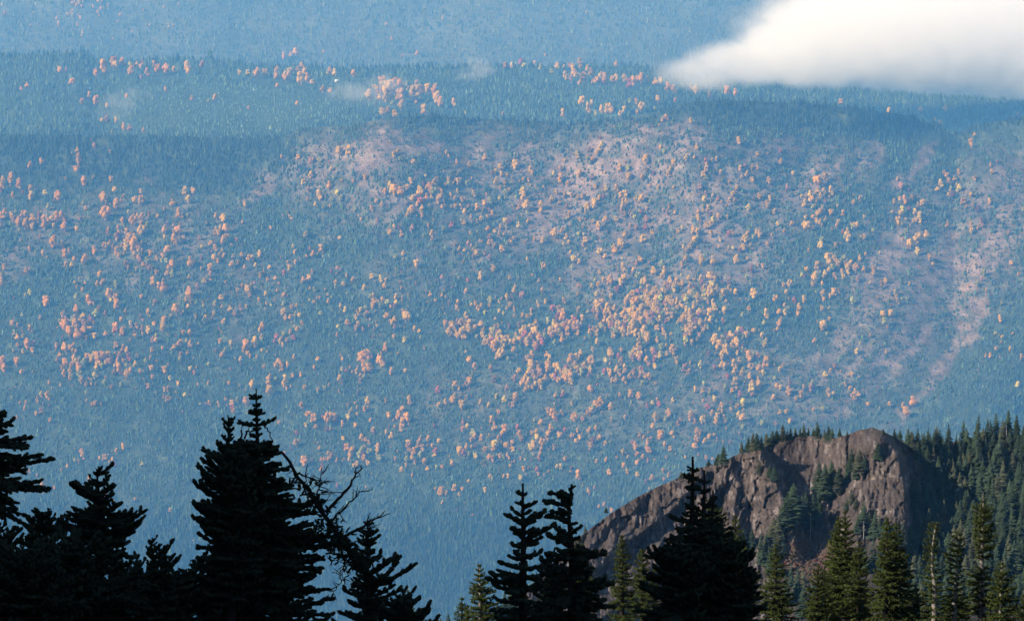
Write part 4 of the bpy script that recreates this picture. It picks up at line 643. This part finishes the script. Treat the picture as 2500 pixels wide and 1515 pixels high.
def fir(top, D, prof, label, group, lit=False, spacing=40, sl=24, sr=5.6, nb=(5, 7), lean=0.0, kink=0.0, up=38, down=-12, curl=.25, tip=3.0, bare=(), dens=1.0, seed=0, extra=(), cut=460, gap0=40, stem=None, wild=8, name='fir_tree'):
    """fir whose leader ends at photo position `top`; prof: (px below the top, reach left, reach right) in photo px"""
    sr0, sl0 = sr, sl; r = np.random.default_rng(seed + 100); s = KPX * D; T = P(top[0], top[1], D); bx = T[0] + lean * s
    gz = float(ground_z(bx, T[1])) - .2; H = T[2] - gz; base = np.array([bx, T[1], gz]); tp = np.array([T[0] - bx, 0, H])
    dy = np.array([q[0] for q in prof], float); Lr = np.array([q[1] for q in prof], float); Rr_ = np.array([q[2] for q in prof], float)
    hp = H / s
    def axis(y):                                         # trunk position at y px below the top
        f = np.clip(y / hp, 0, 1); q = np.asarray(f)
        x = tp[0] * (1 - q) + kink * s * np.sin(np.clip(y / 160., 0, 1) * math.pi) + .7 * s * np.sin(y / 37. + seed)
        return np.stack([x, 0 * q + .5 * s * np.sin(y / 29. + 2 * seed), H - y * s], -1)
    ys = np.concatenate([np.arange(0, min(hp, 620), 16.), [hp]]); TV, TF = tube(axis(ys), (tip * .5 + ys * .028) * s, 6)
    p_, d_, L_, R_ = [], [], [], []
    def fit(e): k = min(1.0, .42 + e / 75.0) if not lit else min(1.0, .5 + e / 60.0); return sr0 * k, sl0 * k
    wood = []
    def add(p, d, l, rad): p_.append(p); d_.append(d); L_.append(l); R_.append(rad)
    def grow(o, a, ln, ang, cu, second=True):
        sr, sl = fit(ln / s)
        n = max(2, int(round(ln / (sl * .55 * s)))); t = np.linspace(0, 1, n + 1); ca, sa = math.cos(a), math.sin(a); wob = r.normal(0, .05, n + 1).cumsum() * .4
        x = ln * t; zz = ln * (math.tan(R(ang)) * t + cu * t * t); dv = ln * wob * t
        pts = o + np.stack([x * ca - dv * sa, x * sa + dv * ca, zz], -1)
        wood.append(tube(pts, np.linspace(.012 * ln + .5 * s, .3 * s, n + 1), 4))
        i0 = 0 if ln < 2.2 * sl * s else int(n * .12)
        for i in range(i0, n):
            d = pts[i + 1] - pts[i]; l = np.linalg.norm(d); add(pts[i], d, l * 1.25, sr * s * r.uniform(.75, 1.1) * (.8 if i == n - 1 else 1))
            du = d / l
            for sd in (-1, 1):
                if r.random() > .82 * dens: continue
                th = sd * R(r.uniform(38, 68)); c, k = math.cos(th), math.sin(th)
                lat = np.array([du[0] * c - du[1] * k, du[0] * k + du[1] * c, du[2] + r.uniform(-.15, .3)])
                ll = min(sl * s * r.uniform(.6, 1.15), ln * .55)
                rem = ln * (1 - t[i]) * .48
                if second and rem > 1.5 * sl * s and r.random() < .75:
                    q = pts[i + 1].copy(); m = int(min(5, rem / (sl * s * .75)))
                    for z in range(m):
                        add(q, lat, sl * s * .95, sr * s * r.uniform(.7, 1.05)); q = q + lat / np.linalg.norm(lat) * sl * s * .75
                        if r.random() < .5 * dens:
                            e = lat + r.normal(0, .6, 3); e[2] += .15; add(q, e, sl * s * r.uniform(.45, .8), sr * s * .85)
                        lat = lat + r.normal(0, .13, 3)
                else: add(pts[i + 1], lat, ll, sr * s * r.uniform(.75, 1.05))
    y = gap0
    add(axis(np.array(3.)), np.array([0, 0, 1.]), 1.5 * s, tip * .8 * s)
    while y < min(hp - 8, cut):
        o = axis(np.array(y)); l_, r_ = np.interp(y, dy, Lr), np.interp(y, dy, Rr_)
        if y > dy[-1]: l_ += .22 * (y - dy[-1]); r_ += .22 * (y - dy[-1])
        skip = any(a <= y <= b for a, b in bare)
        if not skip:
            n = int(r.integers(nb[0], nb[1] + 1)); a0 = r.uniform(0, 6.28)
            az = list(a0 + 6.283 * np.arange(n) / n + r.uniform(-.3, .3, n)) + [r.uniform(-.25, .25), math.pi + r.uniform(-.25, .25)]
            f = min(1, y / max(200., dy[-1]))
            for a in az:
                cx = math.cos(a); ex = abs(cx) * (r_ if cx > 0 else l_) + (1 - abs(cx)) * .5 * (l_ + r_)
                ln = ex * s * (r.uniform(.55, 1.12) if not lit else r.uniform(.7, 1.06))
                if ln < 3 * s: continue
                grow(o + np.array([0, 0, r.uniform(-.2, .2) * spacing * s]), a, ln, up + (down - up) * f + r.normal(0, wild), curl * r.uniform(.3, 1.3))
            for _ in range(int(3 * dens) if l_ + r_ > 26 else 0):    # short shoots between whorls
                a = r.uniform(0, 6.28); add(axis(np.array(y + r.uniform(.2, .8) * spacing)), np.array([math.cos(a), math.sin(a), .7]), min(sl * .7, .3 * (l_ + r_) * .5 + 3) * s * r.uniform(.6, 1), fit(.4 * (l_ + r_))[0] * s * .8)
        y += spacing * r.uniform(.8, 1.2) * (1.0 if y < cut * .7 else 1.3)
    for (y0, ex, ang, cu) in extra:                          # particular boughs seen in the photograph
        grow(axis(np.array(float(y0))), 0.12 if ex > 0 else math.pi - .1, abs(ex) * s, ang, cu)
    V, F = stamp(SPR_THIN if lit else SPR_FAT, p_, d_, L_, R_, seed)
    W = tubes(wood)
    o = link(name, None, loc=base, label=label, category='tree', group=group)
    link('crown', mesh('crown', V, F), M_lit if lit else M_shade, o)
    link('trunk', mesh('trunk', TV, TF), (stem or M_wood_dark), o)
    link('branches', mesh('branches', *W), M_wood_dark, o)
    return o, base, s
GS, GL = 'black silhouetted firs in the shade nearest the viewpoint', 'sunlit firs standing below the viewpoint'
# --- silhouettes
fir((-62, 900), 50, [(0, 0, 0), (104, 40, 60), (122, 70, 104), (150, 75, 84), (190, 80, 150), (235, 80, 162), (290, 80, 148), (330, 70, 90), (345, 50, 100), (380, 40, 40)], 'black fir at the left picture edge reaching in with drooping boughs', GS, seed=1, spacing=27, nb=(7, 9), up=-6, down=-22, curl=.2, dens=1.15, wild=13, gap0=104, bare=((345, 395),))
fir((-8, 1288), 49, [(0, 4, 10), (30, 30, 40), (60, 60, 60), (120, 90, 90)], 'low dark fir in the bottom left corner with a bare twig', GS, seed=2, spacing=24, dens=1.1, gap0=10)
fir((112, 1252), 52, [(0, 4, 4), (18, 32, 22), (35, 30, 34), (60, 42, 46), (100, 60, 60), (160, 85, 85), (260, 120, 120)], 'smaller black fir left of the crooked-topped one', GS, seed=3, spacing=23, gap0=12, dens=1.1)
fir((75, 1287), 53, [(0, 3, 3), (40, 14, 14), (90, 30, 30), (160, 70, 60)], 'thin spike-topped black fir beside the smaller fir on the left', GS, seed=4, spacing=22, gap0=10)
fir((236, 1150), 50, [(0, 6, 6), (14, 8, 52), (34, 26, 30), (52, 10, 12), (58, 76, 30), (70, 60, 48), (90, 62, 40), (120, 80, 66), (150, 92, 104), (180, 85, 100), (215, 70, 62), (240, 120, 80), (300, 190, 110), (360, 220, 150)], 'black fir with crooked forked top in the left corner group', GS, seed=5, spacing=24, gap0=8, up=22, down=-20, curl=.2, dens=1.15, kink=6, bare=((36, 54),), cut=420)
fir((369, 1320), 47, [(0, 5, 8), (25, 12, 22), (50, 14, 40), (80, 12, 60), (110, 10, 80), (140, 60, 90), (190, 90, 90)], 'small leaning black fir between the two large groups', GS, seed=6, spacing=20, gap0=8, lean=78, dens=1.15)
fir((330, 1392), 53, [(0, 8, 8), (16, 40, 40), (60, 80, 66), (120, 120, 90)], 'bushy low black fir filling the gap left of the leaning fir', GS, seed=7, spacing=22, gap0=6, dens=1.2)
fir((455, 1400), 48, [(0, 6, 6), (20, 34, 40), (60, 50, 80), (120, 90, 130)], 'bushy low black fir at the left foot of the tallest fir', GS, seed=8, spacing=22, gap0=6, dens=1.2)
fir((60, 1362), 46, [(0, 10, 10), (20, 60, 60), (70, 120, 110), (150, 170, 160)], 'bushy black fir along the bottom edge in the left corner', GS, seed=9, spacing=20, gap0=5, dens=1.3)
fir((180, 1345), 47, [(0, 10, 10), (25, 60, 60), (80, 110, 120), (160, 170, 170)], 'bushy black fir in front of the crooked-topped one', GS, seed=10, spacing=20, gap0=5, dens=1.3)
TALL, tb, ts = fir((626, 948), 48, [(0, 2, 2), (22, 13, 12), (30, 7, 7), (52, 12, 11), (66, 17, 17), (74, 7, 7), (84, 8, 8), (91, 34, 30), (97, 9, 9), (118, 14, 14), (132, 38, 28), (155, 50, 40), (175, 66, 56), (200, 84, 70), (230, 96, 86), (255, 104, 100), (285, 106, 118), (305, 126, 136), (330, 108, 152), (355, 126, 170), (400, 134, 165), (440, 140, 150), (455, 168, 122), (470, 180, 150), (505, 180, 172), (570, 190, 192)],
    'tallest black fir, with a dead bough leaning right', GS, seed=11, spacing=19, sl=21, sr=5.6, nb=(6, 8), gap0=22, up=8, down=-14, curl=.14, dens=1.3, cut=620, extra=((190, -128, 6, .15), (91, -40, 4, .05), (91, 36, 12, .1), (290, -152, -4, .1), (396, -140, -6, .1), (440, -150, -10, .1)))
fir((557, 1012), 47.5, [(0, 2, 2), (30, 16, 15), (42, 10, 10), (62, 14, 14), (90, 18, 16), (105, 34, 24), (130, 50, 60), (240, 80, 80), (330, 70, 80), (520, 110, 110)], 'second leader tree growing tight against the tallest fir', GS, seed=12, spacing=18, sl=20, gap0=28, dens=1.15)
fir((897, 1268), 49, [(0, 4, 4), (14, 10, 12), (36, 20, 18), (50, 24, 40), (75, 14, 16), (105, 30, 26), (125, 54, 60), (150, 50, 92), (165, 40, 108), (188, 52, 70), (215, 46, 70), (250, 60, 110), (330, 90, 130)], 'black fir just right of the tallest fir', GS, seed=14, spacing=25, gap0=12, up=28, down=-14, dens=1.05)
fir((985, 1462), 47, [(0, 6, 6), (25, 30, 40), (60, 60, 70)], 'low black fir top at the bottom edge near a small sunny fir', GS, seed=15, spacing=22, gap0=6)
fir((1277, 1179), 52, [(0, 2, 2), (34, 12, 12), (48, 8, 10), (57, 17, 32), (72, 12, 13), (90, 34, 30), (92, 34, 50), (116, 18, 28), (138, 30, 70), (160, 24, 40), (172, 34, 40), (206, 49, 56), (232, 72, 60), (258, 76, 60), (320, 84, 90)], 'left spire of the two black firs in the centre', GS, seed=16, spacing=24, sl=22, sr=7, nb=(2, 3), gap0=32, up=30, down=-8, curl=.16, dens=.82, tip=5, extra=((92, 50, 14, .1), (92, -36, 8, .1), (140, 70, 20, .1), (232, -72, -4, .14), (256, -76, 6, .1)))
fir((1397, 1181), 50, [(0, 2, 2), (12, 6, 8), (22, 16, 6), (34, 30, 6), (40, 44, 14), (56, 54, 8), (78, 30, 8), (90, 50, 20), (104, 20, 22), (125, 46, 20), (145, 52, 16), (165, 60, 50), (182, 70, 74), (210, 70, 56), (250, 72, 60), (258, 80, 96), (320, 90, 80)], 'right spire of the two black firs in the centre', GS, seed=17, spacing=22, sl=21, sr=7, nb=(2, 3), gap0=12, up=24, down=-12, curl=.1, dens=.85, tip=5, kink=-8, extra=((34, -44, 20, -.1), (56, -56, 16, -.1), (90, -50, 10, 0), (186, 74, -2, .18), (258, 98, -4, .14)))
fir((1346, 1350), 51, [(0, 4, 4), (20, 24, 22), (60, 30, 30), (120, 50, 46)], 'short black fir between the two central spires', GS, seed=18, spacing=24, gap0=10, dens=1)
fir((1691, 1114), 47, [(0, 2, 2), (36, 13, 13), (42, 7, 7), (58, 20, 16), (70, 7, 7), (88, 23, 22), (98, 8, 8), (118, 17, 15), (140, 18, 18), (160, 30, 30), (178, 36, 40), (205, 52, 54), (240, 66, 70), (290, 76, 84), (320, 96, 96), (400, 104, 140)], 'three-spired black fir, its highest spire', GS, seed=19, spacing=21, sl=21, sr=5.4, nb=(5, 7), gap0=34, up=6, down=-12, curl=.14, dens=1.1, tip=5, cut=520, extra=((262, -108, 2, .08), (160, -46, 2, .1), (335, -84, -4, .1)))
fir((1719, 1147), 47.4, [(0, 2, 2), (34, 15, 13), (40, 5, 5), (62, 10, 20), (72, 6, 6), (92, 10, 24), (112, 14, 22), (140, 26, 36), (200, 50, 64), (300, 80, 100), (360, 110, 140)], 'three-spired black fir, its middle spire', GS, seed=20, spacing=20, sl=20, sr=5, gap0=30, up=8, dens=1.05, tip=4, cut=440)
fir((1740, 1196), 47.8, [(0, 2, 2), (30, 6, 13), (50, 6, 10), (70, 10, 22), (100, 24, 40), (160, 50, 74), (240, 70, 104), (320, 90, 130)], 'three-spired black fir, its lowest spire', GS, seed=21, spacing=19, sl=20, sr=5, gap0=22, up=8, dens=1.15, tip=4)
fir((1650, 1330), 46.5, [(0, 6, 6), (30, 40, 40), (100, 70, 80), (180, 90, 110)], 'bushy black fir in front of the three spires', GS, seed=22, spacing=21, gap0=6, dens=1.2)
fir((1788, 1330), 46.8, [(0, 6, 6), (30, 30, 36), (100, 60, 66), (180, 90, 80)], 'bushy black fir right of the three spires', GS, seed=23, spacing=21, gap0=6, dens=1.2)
# bare dead bough of the tallest fir: a part of that tree
def dead(parts_px, D, parent, base, nm, twigs, seed):
    r = np.random.default_rng(seed); s = KPX * D; L = []
    for pts, r0, r1 in parts_px:
        W = P([q[0] for q in pts], [q[1] for q in pts], D) - base; n = 14; k = np.linspace(0, len(W) - 1, n)
        W = np.stack([np.interp(k, np.arange(len(W)), W[:, c]) for c in range(3)], -1); W[1:-1] += r.normal(0, 1.6 * s, (n - 2, 3))
        L.append(tube(W, np.linspace(r0, r1, n) * s, 5))
        for _ in range(twigs):
            i = r.integers(2, n - 1); d = W[i] - W[i - 1]; d /= np.linalg.norm(d); l = r.uniform(12, 46) * s * (1.1 - .5 * i / n); e = d * r.uniform(.2, .9) + np.array([r.normal(0, .6), r.normal(0, .5), r.normal(.1, .55)]); e /= np.linalg.norm(e)
            q = np.stack([W[i], W[i] + e * l * .5, W[i] + (e + np.array([0, 0, r.uniform(-.2, .3)])) * l]); L.append(tube(q, np.array([1.5, 1.1, .5]) * s, 4))
            if r.random() < .6:
                f = e + r.normal(0, .5, 3); L.append(tube(np.stack([q[1], q[1] + f * l * .4]), np.array([1.0, .5]) * s, 3))
    return link(nm, mesh(nm, *tubes(L)), M_wood_dark, parent, label='bare dead bough leaning out to the right')
dead([([(690, 1105), (735, 1170), (795, 1262), (826, 1306), (862, 1360)], 3.5, 8), ([(795, 1250), (826, 1218), (850, 1190), (868, 1158), (886, 1141)], 5, 1.2), ([(838, 1310), (880, 1288), (912, 1268), (944, 1255)], 4.5, 1.2),
      ([(806, 1275), (840, 1238), (872, 1206), (886, 1196)], 3, 1), ([(722, 1155), (760, 1166), (800, 1182)], 2.4, .8), ([(770, 1220), (782, 1185), (788, 1150)], 2.2, .8), ([(858, 1352), (836, 1360), (806, 1366)], 3, 1), ([(856, 1360), (842, 1376), (828, 1408)], 2.5, .8), ([(852, 1402), (832, 1420), (810, 1450)], 2, .8), ([(735, 1175), (776, 1222), (812, 1284), (846, 1318), (868, 1376)], 3, 6)], 48, TALL, tb, 'dead_bough', 13, 3)
dead([([(640, 1034), (652, 1046), (664, 1072), (660, 1092)], 2.2, 1.0), ([(500, 1372), (478, 1362), (466, 1370), (460, 1380)], 1.8, .8), ([(598, 1070), (602, 1052), (626, 1050)], 2.5, 2), ([(590, 1072), (589, 1050)], 2.4, 1.6)], 48, TALL, tb, 'bare_twig', 1, 4)
# foliage tufts hanging on the dead bough
r3 = np.random.default_rng(8); q = np.array([(x, y) for x, y, w in [(a, b, c) for a, b, c in [(745, 1185, 1), (770, 1225, 1), (800, 1270, 1), (850, 1340, 1), (830, 1310, 1), (850, 1345, 1), (868, 1370, 1), (885, 1360, 1), (815, 1330, 1), (790, 1300, 1)] for _ in range(34)]]) + r3.normal(0, 15, (340, 2))
pp = P(q[:, 0], q[:, 1], 48 + r3.normal(0, .12, 340)) - tb
link('hanging_foliage', mesh('hanging_foliage', *stamp(SPR_THIN, pp, np.stack([r3.normal(0, .7, 340), r3.normal(0, .5, 340), r3.normal(-.2, .6, 340)], -1), np.full(340, 20 * ts), np.full(340, 5 * ts), 3)), M_shade, TALL)

# --- sunlit firs
K = dict(lit=True, spacing=12.5, sl=13, sr=4.0, nb=(6, 8), up=24, down=-24, curl=.22, tip=2.2, dens=.95, gap0=7, cut=250)
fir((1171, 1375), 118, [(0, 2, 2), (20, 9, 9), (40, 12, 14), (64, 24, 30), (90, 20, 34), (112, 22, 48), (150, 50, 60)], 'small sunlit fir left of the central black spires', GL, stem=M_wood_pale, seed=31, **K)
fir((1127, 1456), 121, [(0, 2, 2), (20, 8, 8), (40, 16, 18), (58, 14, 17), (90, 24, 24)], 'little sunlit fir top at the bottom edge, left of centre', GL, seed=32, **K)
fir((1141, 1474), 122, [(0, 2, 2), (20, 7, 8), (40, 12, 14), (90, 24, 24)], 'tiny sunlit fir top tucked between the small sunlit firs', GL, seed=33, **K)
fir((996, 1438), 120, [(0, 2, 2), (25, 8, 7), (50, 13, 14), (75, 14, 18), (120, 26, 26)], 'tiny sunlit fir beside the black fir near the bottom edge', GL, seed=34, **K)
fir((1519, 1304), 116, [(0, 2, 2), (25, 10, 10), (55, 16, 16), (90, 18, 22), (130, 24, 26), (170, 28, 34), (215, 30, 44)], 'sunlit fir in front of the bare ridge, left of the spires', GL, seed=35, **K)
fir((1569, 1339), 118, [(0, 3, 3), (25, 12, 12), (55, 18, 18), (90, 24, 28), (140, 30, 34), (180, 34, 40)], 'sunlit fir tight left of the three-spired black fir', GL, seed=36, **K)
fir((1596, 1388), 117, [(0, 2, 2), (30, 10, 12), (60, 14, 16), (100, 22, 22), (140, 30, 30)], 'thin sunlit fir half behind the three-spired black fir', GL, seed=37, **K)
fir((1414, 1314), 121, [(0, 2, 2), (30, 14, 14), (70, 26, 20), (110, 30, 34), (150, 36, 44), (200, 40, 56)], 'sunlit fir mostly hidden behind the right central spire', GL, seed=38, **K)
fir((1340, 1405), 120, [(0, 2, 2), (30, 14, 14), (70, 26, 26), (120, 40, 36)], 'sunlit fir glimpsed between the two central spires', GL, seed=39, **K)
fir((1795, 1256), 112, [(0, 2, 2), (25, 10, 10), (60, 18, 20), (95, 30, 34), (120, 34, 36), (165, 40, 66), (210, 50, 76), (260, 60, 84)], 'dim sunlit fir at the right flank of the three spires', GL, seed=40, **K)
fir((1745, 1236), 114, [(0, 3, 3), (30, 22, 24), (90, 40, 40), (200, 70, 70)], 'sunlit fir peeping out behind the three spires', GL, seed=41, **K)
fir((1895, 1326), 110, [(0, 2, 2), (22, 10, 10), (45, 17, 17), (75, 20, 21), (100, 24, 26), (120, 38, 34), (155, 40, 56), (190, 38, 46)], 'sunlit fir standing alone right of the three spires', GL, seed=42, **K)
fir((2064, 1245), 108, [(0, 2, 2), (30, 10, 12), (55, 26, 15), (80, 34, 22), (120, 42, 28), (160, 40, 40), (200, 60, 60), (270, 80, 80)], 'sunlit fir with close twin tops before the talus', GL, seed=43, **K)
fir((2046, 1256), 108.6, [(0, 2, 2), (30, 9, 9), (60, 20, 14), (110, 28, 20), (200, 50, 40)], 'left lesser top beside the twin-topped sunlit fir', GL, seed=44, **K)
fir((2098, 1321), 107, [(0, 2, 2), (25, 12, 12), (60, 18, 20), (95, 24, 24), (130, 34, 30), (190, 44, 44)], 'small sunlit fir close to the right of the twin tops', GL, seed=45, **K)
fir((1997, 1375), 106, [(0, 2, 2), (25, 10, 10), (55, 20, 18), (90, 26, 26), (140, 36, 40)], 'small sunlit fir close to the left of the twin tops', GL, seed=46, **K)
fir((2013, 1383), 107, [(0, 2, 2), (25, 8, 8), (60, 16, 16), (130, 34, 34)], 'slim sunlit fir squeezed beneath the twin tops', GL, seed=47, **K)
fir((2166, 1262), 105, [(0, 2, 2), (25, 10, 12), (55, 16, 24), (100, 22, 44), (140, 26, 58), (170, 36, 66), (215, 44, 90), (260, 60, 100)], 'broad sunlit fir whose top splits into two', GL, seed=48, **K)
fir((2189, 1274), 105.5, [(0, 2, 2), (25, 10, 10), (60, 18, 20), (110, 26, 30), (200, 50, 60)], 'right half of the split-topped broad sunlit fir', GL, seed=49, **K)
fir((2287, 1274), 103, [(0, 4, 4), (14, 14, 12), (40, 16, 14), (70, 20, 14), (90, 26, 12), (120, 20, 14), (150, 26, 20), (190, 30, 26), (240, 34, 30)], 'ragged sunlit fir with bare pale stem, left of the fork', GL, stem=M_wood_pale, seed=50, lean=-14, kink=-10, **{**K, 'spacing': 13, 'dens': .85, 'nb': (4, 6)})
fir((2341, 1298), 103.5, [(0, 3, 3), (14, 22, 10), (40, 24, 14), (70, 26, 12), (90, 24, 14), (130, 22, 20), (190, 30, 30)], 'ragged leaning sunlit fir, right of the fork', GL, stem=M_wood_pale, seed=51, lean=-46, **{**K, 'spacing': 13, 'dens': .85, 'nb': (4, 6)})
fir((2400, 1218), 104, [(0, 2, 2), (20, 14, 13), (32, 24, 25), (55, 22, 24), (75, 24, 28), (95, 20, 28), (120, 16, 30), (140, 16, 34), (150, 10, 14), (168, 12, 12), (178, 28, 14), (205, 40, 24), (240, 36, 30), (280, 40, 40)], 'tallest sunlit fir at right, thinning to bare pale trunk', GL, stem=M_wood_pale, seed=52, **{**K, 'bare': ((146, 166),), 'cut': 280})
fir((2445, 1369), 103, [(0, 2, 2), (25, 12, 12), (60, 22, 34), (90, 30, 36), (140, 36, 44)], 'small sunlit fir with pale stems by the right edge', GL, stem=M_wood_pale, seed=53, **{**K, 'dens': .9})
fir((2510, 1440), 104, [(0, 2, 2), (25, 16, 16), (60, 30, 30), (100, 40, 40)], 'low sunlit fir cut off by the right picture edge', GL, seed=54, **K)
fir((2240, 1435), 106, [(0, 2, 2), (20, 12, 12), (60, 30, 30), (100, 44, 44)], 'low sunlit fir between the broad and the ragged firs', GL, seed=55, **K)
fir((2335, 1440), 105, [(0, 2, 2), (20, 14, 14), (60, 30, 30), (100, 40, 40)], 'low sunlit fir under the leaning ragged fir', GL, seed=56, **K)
# ------------------------------------------------------------------ cloud bank lying on the plateau, and wisps of mist
def cloud(name, Dc, ells, dens, label, cat, noise_px=55, edge=.35, floor_py=None, depth=1.0, seed=0.0, pad=1.25, group=None):
    """ells: ellipsoids (px, py, rx, ry) of the vapour in photo px at forward distance Dc"""
    s = KPX * Dc; x0 = min(e[0] - pad * e[2] for e in ells); x1 = max(e[0] + pad * e[2] for e in ells); y0 = min(e[1] - pad * e[3] for e in ells); y1 = max(e[1] + pad * e[3] for e in ells)
    ctr = P((x0 + x1) / 2, (y0 + y1) / 2, Dc); dy = depth * max(min(e[2], e[3] * 2.2) for e in ells) * s
    W, Hh = (x1 - x0) / 2 * s, (y1 - y0) / 2 * s
    m = bpy.data.materials.new(name + '_vapour'); m.use_nodes = True; N, L = m.node_tree.nodes, m.node_tree.links; N.clear()
    out = N.new('ShaderNodeOutputMaterial'); pv = N.new('ShaderNodeVolumePrincipled'); L.new(pv.outputs[0], out.inputs['Volume'])
    pv.inputs['Color'].default_value = (1.0, .998, .99, 1); pv.inputs['Anisotropy'].default_value = 0.0
    tc = N.new('ShaderNodeTexCoord')
    def math_(op, a, b=None, clamp=False):
        k = N.new('ShaderNodeMath'); k.operation = op; k.use_clamp = clamp
        for i, v in enumerate((a, b)):
            if v is None: continue
            if isinstance(v, (int, float)): k.inputs[i].default_value = v
            else: L.new(v, k.inputs[i])
        return k.outputs[0]
    nz = N.new('ShaderNodeTexNoise'); nz.inputs['Scale'].default_value = 1.0 / (noise_px * s); nz.inputs['Detail'].default_value = 5; nz.inputs['Roughness'].default_value = .55
    off = N.new('ShaderNodeVectorMath'); off.operation = 'ADD'; off.inputs[1].default_value = (seed * 977.0, seed * 311.0, 0); L.new(tc.outputs['Object'], off.inputs[0]); L.new(off.outputs[0], nz.inputs['Vector'])
    f = None
    for (ex, ey, rx, ry) in ells:
        q = P(ex, ey, Dc) - ctr; v = N.new('ShaderNodeVectorMath'); v.operation = 'SUBTRACT'; v.inputs[1].default_value = (float(q[0]), 0, float(q[2])); L.new(tc.outputs['Object'], v.inputs[0])
        v2 = N.new('ShaderNodeVectorMath'); v2.operation = 'DIVIDE'; v2.inputs[1].default_value = (rx * s, min(rx, ry * 2.2) * s * depth, ry * s); L.new(v.outputs[0], v2.inputs[0])
        ln = N.new('ShaderNodeVectorMath'); ln.operation = 'LENGTH'; L.new(v2.outputs[0], ln.inputs[0])
        g = math_('MULTIPLY', math_('SUBTRACT', 1.0, ln.outputs['Value']), min(1.0, ry / 100.0))
        f = g if f is None else math_('MAXIMUM', f, g)
    f = math_('ADD', f, math_('MULTIPLY', math_('SUBTRACT', nz.outputs[0], .5), edge))
    if floor_py is not None:                                      # soft flat underside
        sep = N.new('ShaderNodeSeparateXYZ'); L.new(tc.outputs['Object'], sep.inputs[0]); zf = float(P(2000, floor_py, Dc)[2] - ctr[2])
        low = math_('ADD', math_('MULTIPLY', math_('SUBTRACT', sep.outputs['Z'], zf), 1.0 / (75 * s)), math_('MULTIPLY', math_('SUBTRACT', nz.outputs[0], .5), .25)); f = math_('MINIMUM', f, low)
    d = math_('MULTIPLY', math_('POWER', math_('MULTIPLY', f, 4.0, True), 1.6), dens)
    L.new(d, pv.inputs['Density'])
    bm = bmesh.new(); bmesh.ops.create_icosphere(bm, subdivisions=3, radius=1.0)
    V = np.array([v.co[:] for v in bm.verts]); F = np.array([[v.index for v in fc.verts] for fc in bm.faces]); bm.free()
    V = np.sign(V) * np.abs(V) ** .55; V = V * np.array([W, dy * 1.2, Hh])
    return link(name, mesh(name, V, F), m, loc=ctr, label=label, category=cat, **({'group': group} if group else {}))
cloud('cloud', 11300, [(2330, 70, 560, 165), (2000, 122, 240, 104), (1860, 150, 190, 70), (1722, 178, 140, 50), (1800, 150, 150, 62), (2120, 60, 260, 110), (2580, 90, 420, 170)], .0095, 'bright white cloud bank resting on the plateau at top right', 'cloud', noise_px=52, edge=.44, floor_py=246, depth=.8)
cloud('mist_wisp', 11000, [(1174, 165, 40, 32), (1150, 182, 44, 20)], .0075, 'small round puff of mist on the plateau skyline', 'mist', noise_px=24, edge=.9, depth=1.0, seed=1, pad=1.4)
cloud('mist_wisp', 10900, [(880, 226, 100, 30), (940, 205, 70, 26), (845, 214, 50, 20), (905, 240, 110, 20)], .0042, 'faint drifting mist left of the orange grove on the plateau', 'mist', noise_px=30, edge=.9, depth=1.0, seed=2, pad=1.4)
cloud('mist_wisp', 10500, [(290, 252, 50, 34), (330, 228, 44, 24), (270, 275, 60, 20)], .0034, 'faint wisp of mist over the clearing at far left', 'mist', noise_px=26, edge=.9, depth=1.0, seed=3, pad=1.4)
# small house among the trees of the plateau
hx, hy = 823, 200; Dh = float(D_plat(hx, hy)) - 40; hp_ = P(hx, hy, Dh); M_wall = mat('house_wall', (.62, .60, .56), noise=[(.6, 3, .9, 1.1)]); M_roof = mat('metal_roof', (.75, .75, .76), rough=.4, noise=[(.4, 3, .92, 1.05)]); M_win = mat('window_glass', (.03, .035, .04), rough=.1, spec=.5)
ho_ = link('house', None, loc=hp_, rotz=.35, label='tiny pale-roofed house among the plateau trees', category='house')
Vb, Fb = box(-7, 7, -4, 4, -1, 4); link('wall', mesh('wall', Vb, Fb), M_wall, ho_)
Vr = np.array([(-7.6, -4.8, 3.9), (7.6, -4.8, 3.9), (7.6, 0, 7.2), (-7.6, 0, 7.2), (-7.6, 4.8, 3.9), (7.6, 4.8, 3.9), (-7.6, -4.8, 4.15), (7.6, -4.8, 4.15), (7.6, 0, 7.45), (-7.6, 0, 7.45), (-7.6, 4.8, 4.15), (7.6, 4.8, 4.15)])
link('roof', mesh('roof', Vr, np.array([[6, 7, 8, 9], [9, 8, 11, 10], [0, 3, 2, 1], [3, 4, 5, 2], [0, 1, 7, 6], [4, 10, 11, 5], [0, 6, 9, 3], [3, 9, 10, 4], [1, 2, 8, 7], [2, 5, 11, 8]])), M_roof, ho_)
for k in range(3):
    Vw, Fw = box(-5.2 + 4 * k, -3.8 + 4 * k, -4.06, -3.9, .8, 2.4); link('window', mesh('window', Vw, Fw), M_win, ho_)

settle_labels()
